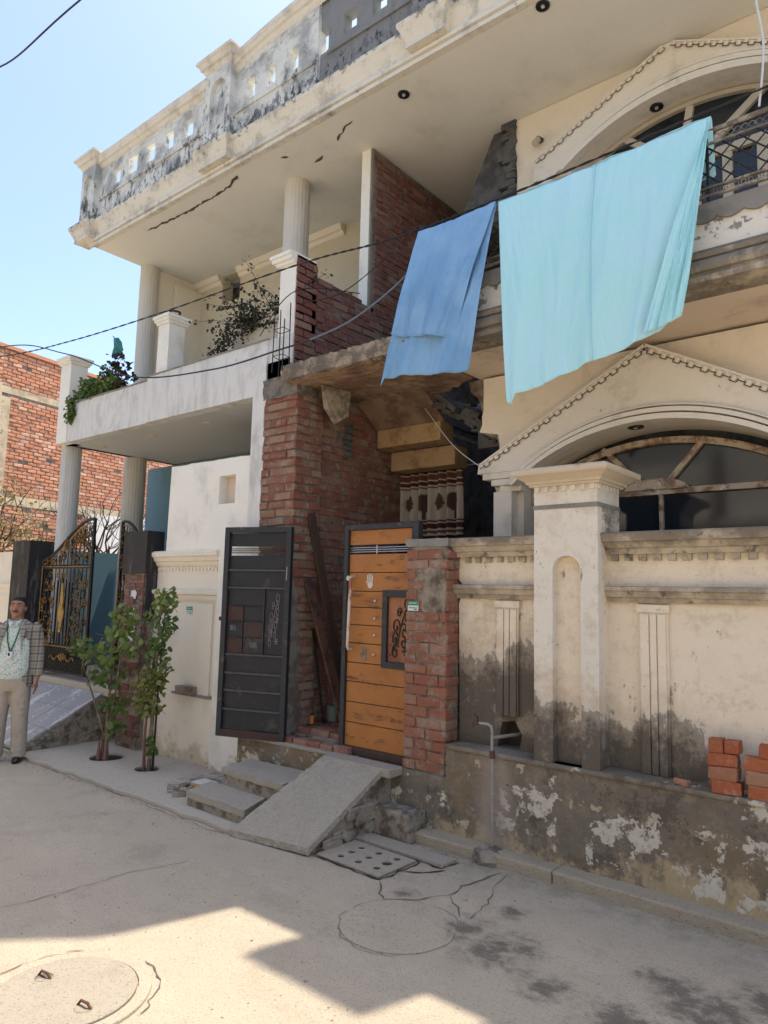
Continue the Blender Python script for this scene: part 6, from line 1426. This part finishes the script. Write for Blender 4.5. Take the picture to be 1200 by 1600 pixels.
cable([(-9.3, 2.6, 7.92), (-8.48, 3.0, 7.79), (-6.59, 3.0, 7.59), (-3, 3.2, 7.5)], .010, 'cable', 'cable', 'dark cable crossing the sky at the upper left corner')
cable([(-.86, 4.80, 7.0), (-.84, 4.46, 5.6), (-.80, 4.44, 5.1), (-.84, 4.46, 4.72)], .007, 'white_wire', 'wire', 'thin white wire hanging from the roof edge to the balcony rail')
cable([(-4.0, 5.42, 3.55), (-3.55, 5.25, 3.1), (-3.1, 5.08, 2.80)], .004, 'white_wire', 'wire', 'thin pale wire slanting down from the broken slab to the gabled hood')
tag(MB().tube([Vector((-7.12 + .10 * math.cos(k * PI / 8), 4.62 + .07 * math.sin(k * PI / 8), 4.985 + .004 * (k % 3))) for k in range(17)], .012, 6, False).build('cable_loop', 'cable', smooth=True), 'coil of black cable lying on the cap of the middle balcony pedestal', 'cable')
for k in range(6):
    z = 5.2 + .35 * k; cable([(-16, -2.2 + .1 * k, z), (-6, -1.9, z - .35), (-1, -1.8, z - .30), (8, -1.7, z + .1)], .008, 'cable', 'street_cable', 'black street cable overhead behind the camera, number %s from the bottom' % ['one', 'two', 'three', 'four', 'five', 'six'][k])

# ================================================================ the man
MANX, MANY = -7.62, 3.34
FA = math.atan2(.50, .87)      # turned towards the camera
def man_tf(p):
    """local: faces -Y, X to the viewer's right"""
    x, y, z = p; a = rad(50); return Vector((MANX + x * math.cos(a) - y * math.sin(a), MANY + x * math.sin(a) + y * math.cos(a), z))
class Man(MB):
    def ell(s, c, r, n=14, k=10):
        c = Vector(c); b = len(s.v)
        for i in range(k + 1):
            th = PI * i / k
            for j in range(n): ph = 2 * PI * j / n; s.v.append(c + Vector((r[0] * math.sin(th) * math.cos(ph), r[1] * math.sin(th) * math.sin(ph), r[2] * math.cos(th))))
        for i in range(k):
            for j in range(n): j2 = (j + 1) % n; s.f.append((b + i * n + j, b + i * n + j2, b + (i + 1) * n + j2, b + (i + 1) * n + j))
        return s
    def loft(s, rings, n=24):
        """rings: (cx, cy, z, rx, ry)"""
        b = len(s.v)
        for cx, cy, z, rx, ry in rings:
            for j in range(n):
                ph = 2 * PI * j / n; s.v.append(Vector((cx + rx * math.copysign(abs(math.cos(ph)) ** .85, math.cos(ph)), cy + ry * math.copysign(abs(math.sin(ph)) ** .85, math.sin(ph)), z)))
        for i in range(len(rings) - 1):
            for j in range(n): j2 = (j + 1) % n; s.f.append((b + i * n + j, b + i * n + j2, b + (i + 1) * n + j2, b + (i + 1) * n + j))
        s.f.append(tuple(b + j for j in range(n))); e = b + (len(rings) - 1) * n; s.f.append(tuple(e + j for j in range(n))[::-1]); return s
    def fin(s, name, mat, parent, vox=None, smooth=True, sm=4):
        s.v = [man_tf(p) for p in s.v]; o = s.build(name, mat, parent, smooth=False)
        if vox:
            m = o.modifiers.new('r', 'REMESH'); m.mode = 'VOXEL'; m.voxel_size = vox; m.use_smooth_shade = True
            if sm: q = o.modifiers.new('s', 'SMOOTH'); q.iterations = sm; q.factor = .5
            dg = bpy.context.evaluated_depsgraph_get(); me = bpy.data.meshes.new_from_object(o.evaluated_get(dg)); o.modifiers.clear(); o.data = me
        for p in o.data.polygons: p.use_smooth = True
        return o
man = thing('person', (MANX, MANY, 0), 'man in checked grey blazer, green print shirt and beige trousers wearing a green lanyard', 'person')
M['skin'] = simple('brown_skin', (.33, .17, .11), .65, 0, .06, spec=.35); M['hair'] = simple('black_hair', (.012, .010, .010), .6, 0, .3, scale=80)
M['trouser'] = plaster('beige_trouser_cloth', (.42, .36, .29), [dict(c=(.33, .28, .22), s=9, t=.56, w=.08, a=.6)], bump=.2); M['shoe'] = simple('black_shoe', (.015, .014, .014), .35); M['belt'] = simple('dark_belt', (.03, .02, .018), .5)
def check_mat():
    t = NT('checked_blazer_cloth', .9, .15); o = t.ocoord(); P = t.xyz(o)
    b = t.mix(t.noise(50, 3, .7), (.19, .175, .15), (.28, .26, .22))
    h = t.ma('ADD', t.ma('MULTIPLY', P[0], .7), t.ma('MULTIPLY', P[1], .7))
    for ax, f, w_, c in ((P[2], 27, .16, (.36, .33, .28)), (h, 30, .16, (.34, .31, .26)), (P[2], 13.5, .10, (.05, .05, .05)), (h, 15, .10, (.05, .05, .05))):
        q = t.ma('ABSOLUTE', t.ma('SUBTRACT', t.ma('FRACT', t.ma('MULTIPLY', ax, f)), .5)); b = t.mix(t.ma('MULTIPLY', t.ma('SUBTRACT', 1.0, t.step(q, w_ * .6, w_)), .6), b, c)
    t.col(b); return t.m
M['blazer'] = check_mat()
t_ = NT('green_print_shirt', .8, .2); v_ = t_.n.new('ShaderNodeTexVoronoi'); t_.l.new(t_.pos, v_.inputs[0]); v_.inputs['Scale'].default_value = 55
t_.col(t_.mix(t_.step(v_.outputs['Distance'], .3, .42), (.28, .36, .32), (.56, .62, .57))); M['shirt'] = t_.m
M['lanyard'] = simple('green_lanyard', (.01, .13, .06), .6); M['card'] = simple('white_id_card', (.72, .72, .70), .4); M['lip'] = simple('lips', (.22, .09, .075), .5); M['eye'] = simple('eye_white', (.30, .27, .24), .5)
b = Man()
# head, neck, trunk, arms, legs and hands as one surface
b.ell((0, .0, 1.545), (.073, .092, .100)); b.ell((0, -.022, 1.490), (.058, .066, .066)); b.ell((0, -.055, 1.455), (.030, .030, .022))
b.ell((0, -.094, 1.520), (.011, .018, .022)); b.ell((0, -.088, 1.545), (.008, .012, .026)); b.ell((.014, -.084, 1.512), (.010, .010, .008)); b.ell((-.014, -.084, 1.512), (.010, .010, .008))
for s in (1, -1): b.ell((.072 * s, .006, 1.525), (.011, .018, .030)); b.ell((.038 * s, -.060, 1.500), (.020, .018, .022))
b.loft([(0, .01, 1.36, .065, .065), (0, .008, 1.42, .055, .058), (0, .004, 1.48, .055, .06)], 14)
b.loft([(0, 0, .78, .15, .10), (0, 0, .95, .155, .115), (0, 0, 1.15, .165, .11), (0, .01, 1.30, .17, .10), (0, .01, 1.385, .09, .07)])
for s in (1, -1):
    b.tube([(.17 * s, .01, 1.32), (.215 * s, .02, 1.10), (.225 * s, .005, 1.05)], [.05, .04, .038], 12); b.tube([(.22 * s, .01, 1.08), (.235 * s, -.01, .92), (.240 * s, -.04, .82)], [.040, .034, .026], 12)
    b.tube([(.09 * s, 0, .82), (.10 * s, -.01, .48), (.105 * s, .01, .10), (.105 * s, -.01, .05)], [.085, .058, .040, .038], 12)
    hx, hy, hz = .243 * s, -.055, .765
    b.loft([(hx, hy + .008, hz + .055, .019, .025), (hx, hy, hz + .02, .015, .036), (hx, hy - .002, hz - .02, .014, .040), (hx, hy - .002, hz - .035, .012, .036)], 12)
    for k, L in enumerate((.066, .074, .068, .052)):
        fy = hy - .030 + k * .019; b.tube([(hx, fy, hz - .02), (hx - .006 * s, fy, hz - .03 - L * .45), (hx - .020 * s, fy + .002, hz - .03 - L * .95)], [.0092, .0085, .007], 8)
    b.tube([(hx, hy - .030, hz + .018), (hx - .014 * s, hy - .050, hz - .008), (hx - .024 * s, hy - .055, hz - .036)], [.0115, .0105, .008], 8)
b.fin('body', 'skin', man, .0062, sm=3)
hr = Man(); hr.ell((0, .010, 1.562), (.0785, .0955, .094), 26, 20)
def _hair(p):
    line = 1.600 - .045 * max(0, min(1, (p.y + .05) / .07)) - .05 * max(0, min(1, (p.y - .02) / .05))
    return p if p.z > line else Vector((p.x * .86, p.y * .86 + .004, max(p.z, line - .05)))
hr.v = [_hair(p) for p in hr.v]
for s in (1, -1): hr.ell((.070 * s, -.012, 1.56), (.010, .020, .028))
for k in range(46): a = R_.uniform(0, 2 * PI); q = R_.uniform(.2, .9); hr.ell((.058 * q * math.cos(a), .012 + .070 * q * math.sin(a), 1.624 + .026 * (1 - q) + R_.uniform(0, .008)), (.014, .026, .009), 8, 6)
hr.fin('hair', 'hair', man, .006, sm=2)
m = Man()
for k in range(9): m.ell(((k - 4) * .0065, -.0985 + abs(k - 4) * .0022, 1.4965 - abs(k - 4) * .0008), (.006, .005, .0055), 8, 6)
m.fin('moustache', 'hair', man)
for s in (1, -1):
    Man().tube([(.012 * s, -.0905, 1.570), (.030 * s, -.0895, 1.577), (.050 * s, -.076, 1.570)], [.004, .005, .003], 6).fin('eyebrow', 'hair', man)
    e = Man(); e.ell((.031 * s, -.0775, 1.549), (.0115, .008, .005), 10, 8); e.fin('eye', 'eye', man); e = Man(); e.ell((.031 * s, -.0845, 1.550), (.0055, .003, .0058), 8, 6); e.fin('iris', 'hair', man)
Man().tube([(-.022, -.0825, 1.478), (0, -.0885, 1.479), (.022, -.0825, 1.478)], [.003, .0055, .003], 6).fin('mouth', 'lip', man)
sh = Man(); sh.loft([(0, -.005, .80, .160, .118), (0, -.01, .92, .172, .135), (0, -.008, 1.05, .172, .130), (0, 0, 1.2, .178, .122), (0, .008, 1.31, .175, .112), (0, .01, 1.375, .10, .085), (0, .008, 1.40, .068, .070)], 28)
sh.fin('shirt', 'shirt', man, .009, sm=3)
for s in (1, -1):
    m = Man(); m.add([(0.006 * s, -.098, 1.385), (.055 * s, -.06, 1.418), (.066 * s, -.06, 1.39), (.030 * s, -.118, 1.335), (0.006 * s, -.102, 1.372)], [(0, 1, 2, 3, 4)]); o = m.fin('collar', 'shirt', man); q = o.modifiers.new('t', 'SOLIDIFY'); q.thickness = .006
jk = Man(); rings = [(.735, .198, .135, .72), (.80, .195, .138, .66), (.95, .190, .142, .58), (1.05, .190, .138, .55), (1.16, .196, .132, .52), (1.27, .200, .125, .50), (1.335, .185, .115, .50), (1.385, .125, .095, .55), (1.415, .082, .082, .75)]
n = 34; bI = 0
for z, rx, ry, gap in rings:
    for th in (0, .016):
        for j in range(n): ph = -PI / 2 + gap * .95 + (2 * PI - 2 * gap * .95) * j / (n - 1); jk.v.append(Vector(((rx - th) * math.cos(ph), .008 + (ry - th) * math.sin(ph), z)))
for i in range(len(rings) - 1):
    o_ = i * 2 * n; o2 = (i + 1) * 2 * n
    for j in range(n - 1): jk.f.append((o_ + j, o_ + j + 1, o2 + j + 1, o2 + j)); jk.f.append((o_ + n + j + 1, o_ + n + j, o2 + n + j, o2 + n + j + 1))
    for j in (0, n - 1): jk.f.append((o_ + j, o_ + n + j, o2 + n + j, o2 + j))
for o_ in (0, (len(rings) - 1) * 2 * n):
    for j in range(n - 1): jk.f.append((o_ + j, o_ + j + 1, o_ + n + j + 1, o_ + n + j))
for s in (1, -1):
    jk.tube([(.150 * s, .01, 1.365), (.185 * s, .012, 1.32), (.215 * s, .02, 1.18), (.228 * s, .015, 1.07), (.240 * s, -.01, .94), (.246 * s, -.035, .845)], [.045, .062, .058, .053, .047, .043], 16)
jk.fin('blazer', 'blazer', man, .0085, sm=3)
for s in (1, -1):
    m = Man(); m.add([(.070 * s, -.066, 1.41), (.115 * s, -.096, 1.34), (.135 * s, -.122, 1.25), (.105 * s, -.138, 1.21), (.098 * s, -.140, 1.06), (.092 * s, -.135, 1.2), (.060 * s, -.112, 1.33)], [(0, 1, 2, 3, 4, 5, 6)]); o = m.fin('lapel', 'blazer', man); q = o.modifiers.new('t', 'SOLIDIFY'); q.thickness = .008
tr = Man(); tr.loft([(0, 0, .90, .166, .122), (0, 0, .84, .172, .128), (0, 0, .76, .175, .125), (0, 0, .70, .165, .115)], 24)
for s in (1, -1): tr.loft([(.083 * s, 0, .78, .090, .112), (.090 * s, -.005, .62, .092, .100), (.098 * s, -.012, .46, .078, .082), (.104 * s, -.005, .28, .074, .078), (.108 * s, 0, .10, .072, .078), (.108 * s, -.004, .045, .068, .080)], 20)
for k in range(22): z = R_.uniform(.1, .75); s = R_.choice((1, -1)); a = R_.uniform(-.5, .5); tr.tube([(.10 * s - .05, -.07 - .02 * (z > .5), z), (.10 * s + .05, -.07 - .02 * (z > .5), z + a * .1)], .010, 6)
tr.fin('trousers', 'trouser', man, .009, sm=5)
Man().loft([(0, 0, .885, .171, .127), (0, 0, .918, .172, .128)], 28).fin('belt', 'belt', man)
Man().box(-.022, -.134, .886, .022, -.126, .917).fin('buckle', 'chrome', man)
for s in (1, -1):
    m = Man(); m.loft([(.108 * s, -.03, .0, .042, .115), (.108 * s, -.03, .02, .044, .118), (.108 * s, -.03, .035, .043, .112), (.108 * s, -.005, .060, .038, .075), (.108 * s, .015, .085, .036, .05)], 18); m.v = [Vector((p.x + s * .12 * max(0, -p.y - .02), p.y, p.z)) for p in m.v]; m.fin('shoe', 'shoe', man)
for s in (1, -1): Man().tube([(.055 * s, .0, 1.415), (.060 * s, -.090, 1.34), (.040 * s, -.135, 1.22), (.006 * s, -.147, 1.10)], .0065, 6).fin('lanyard', 'lanyard', man)
m = Man(); m.box(-.026, -.152, 1.02, .026, -.148, 1.095); m.fin('id_card', 'card', man); Man().box(-.018, -.154, 1.055, .0, -.1525, 1.085).fin('card_photo', 'hair', man)
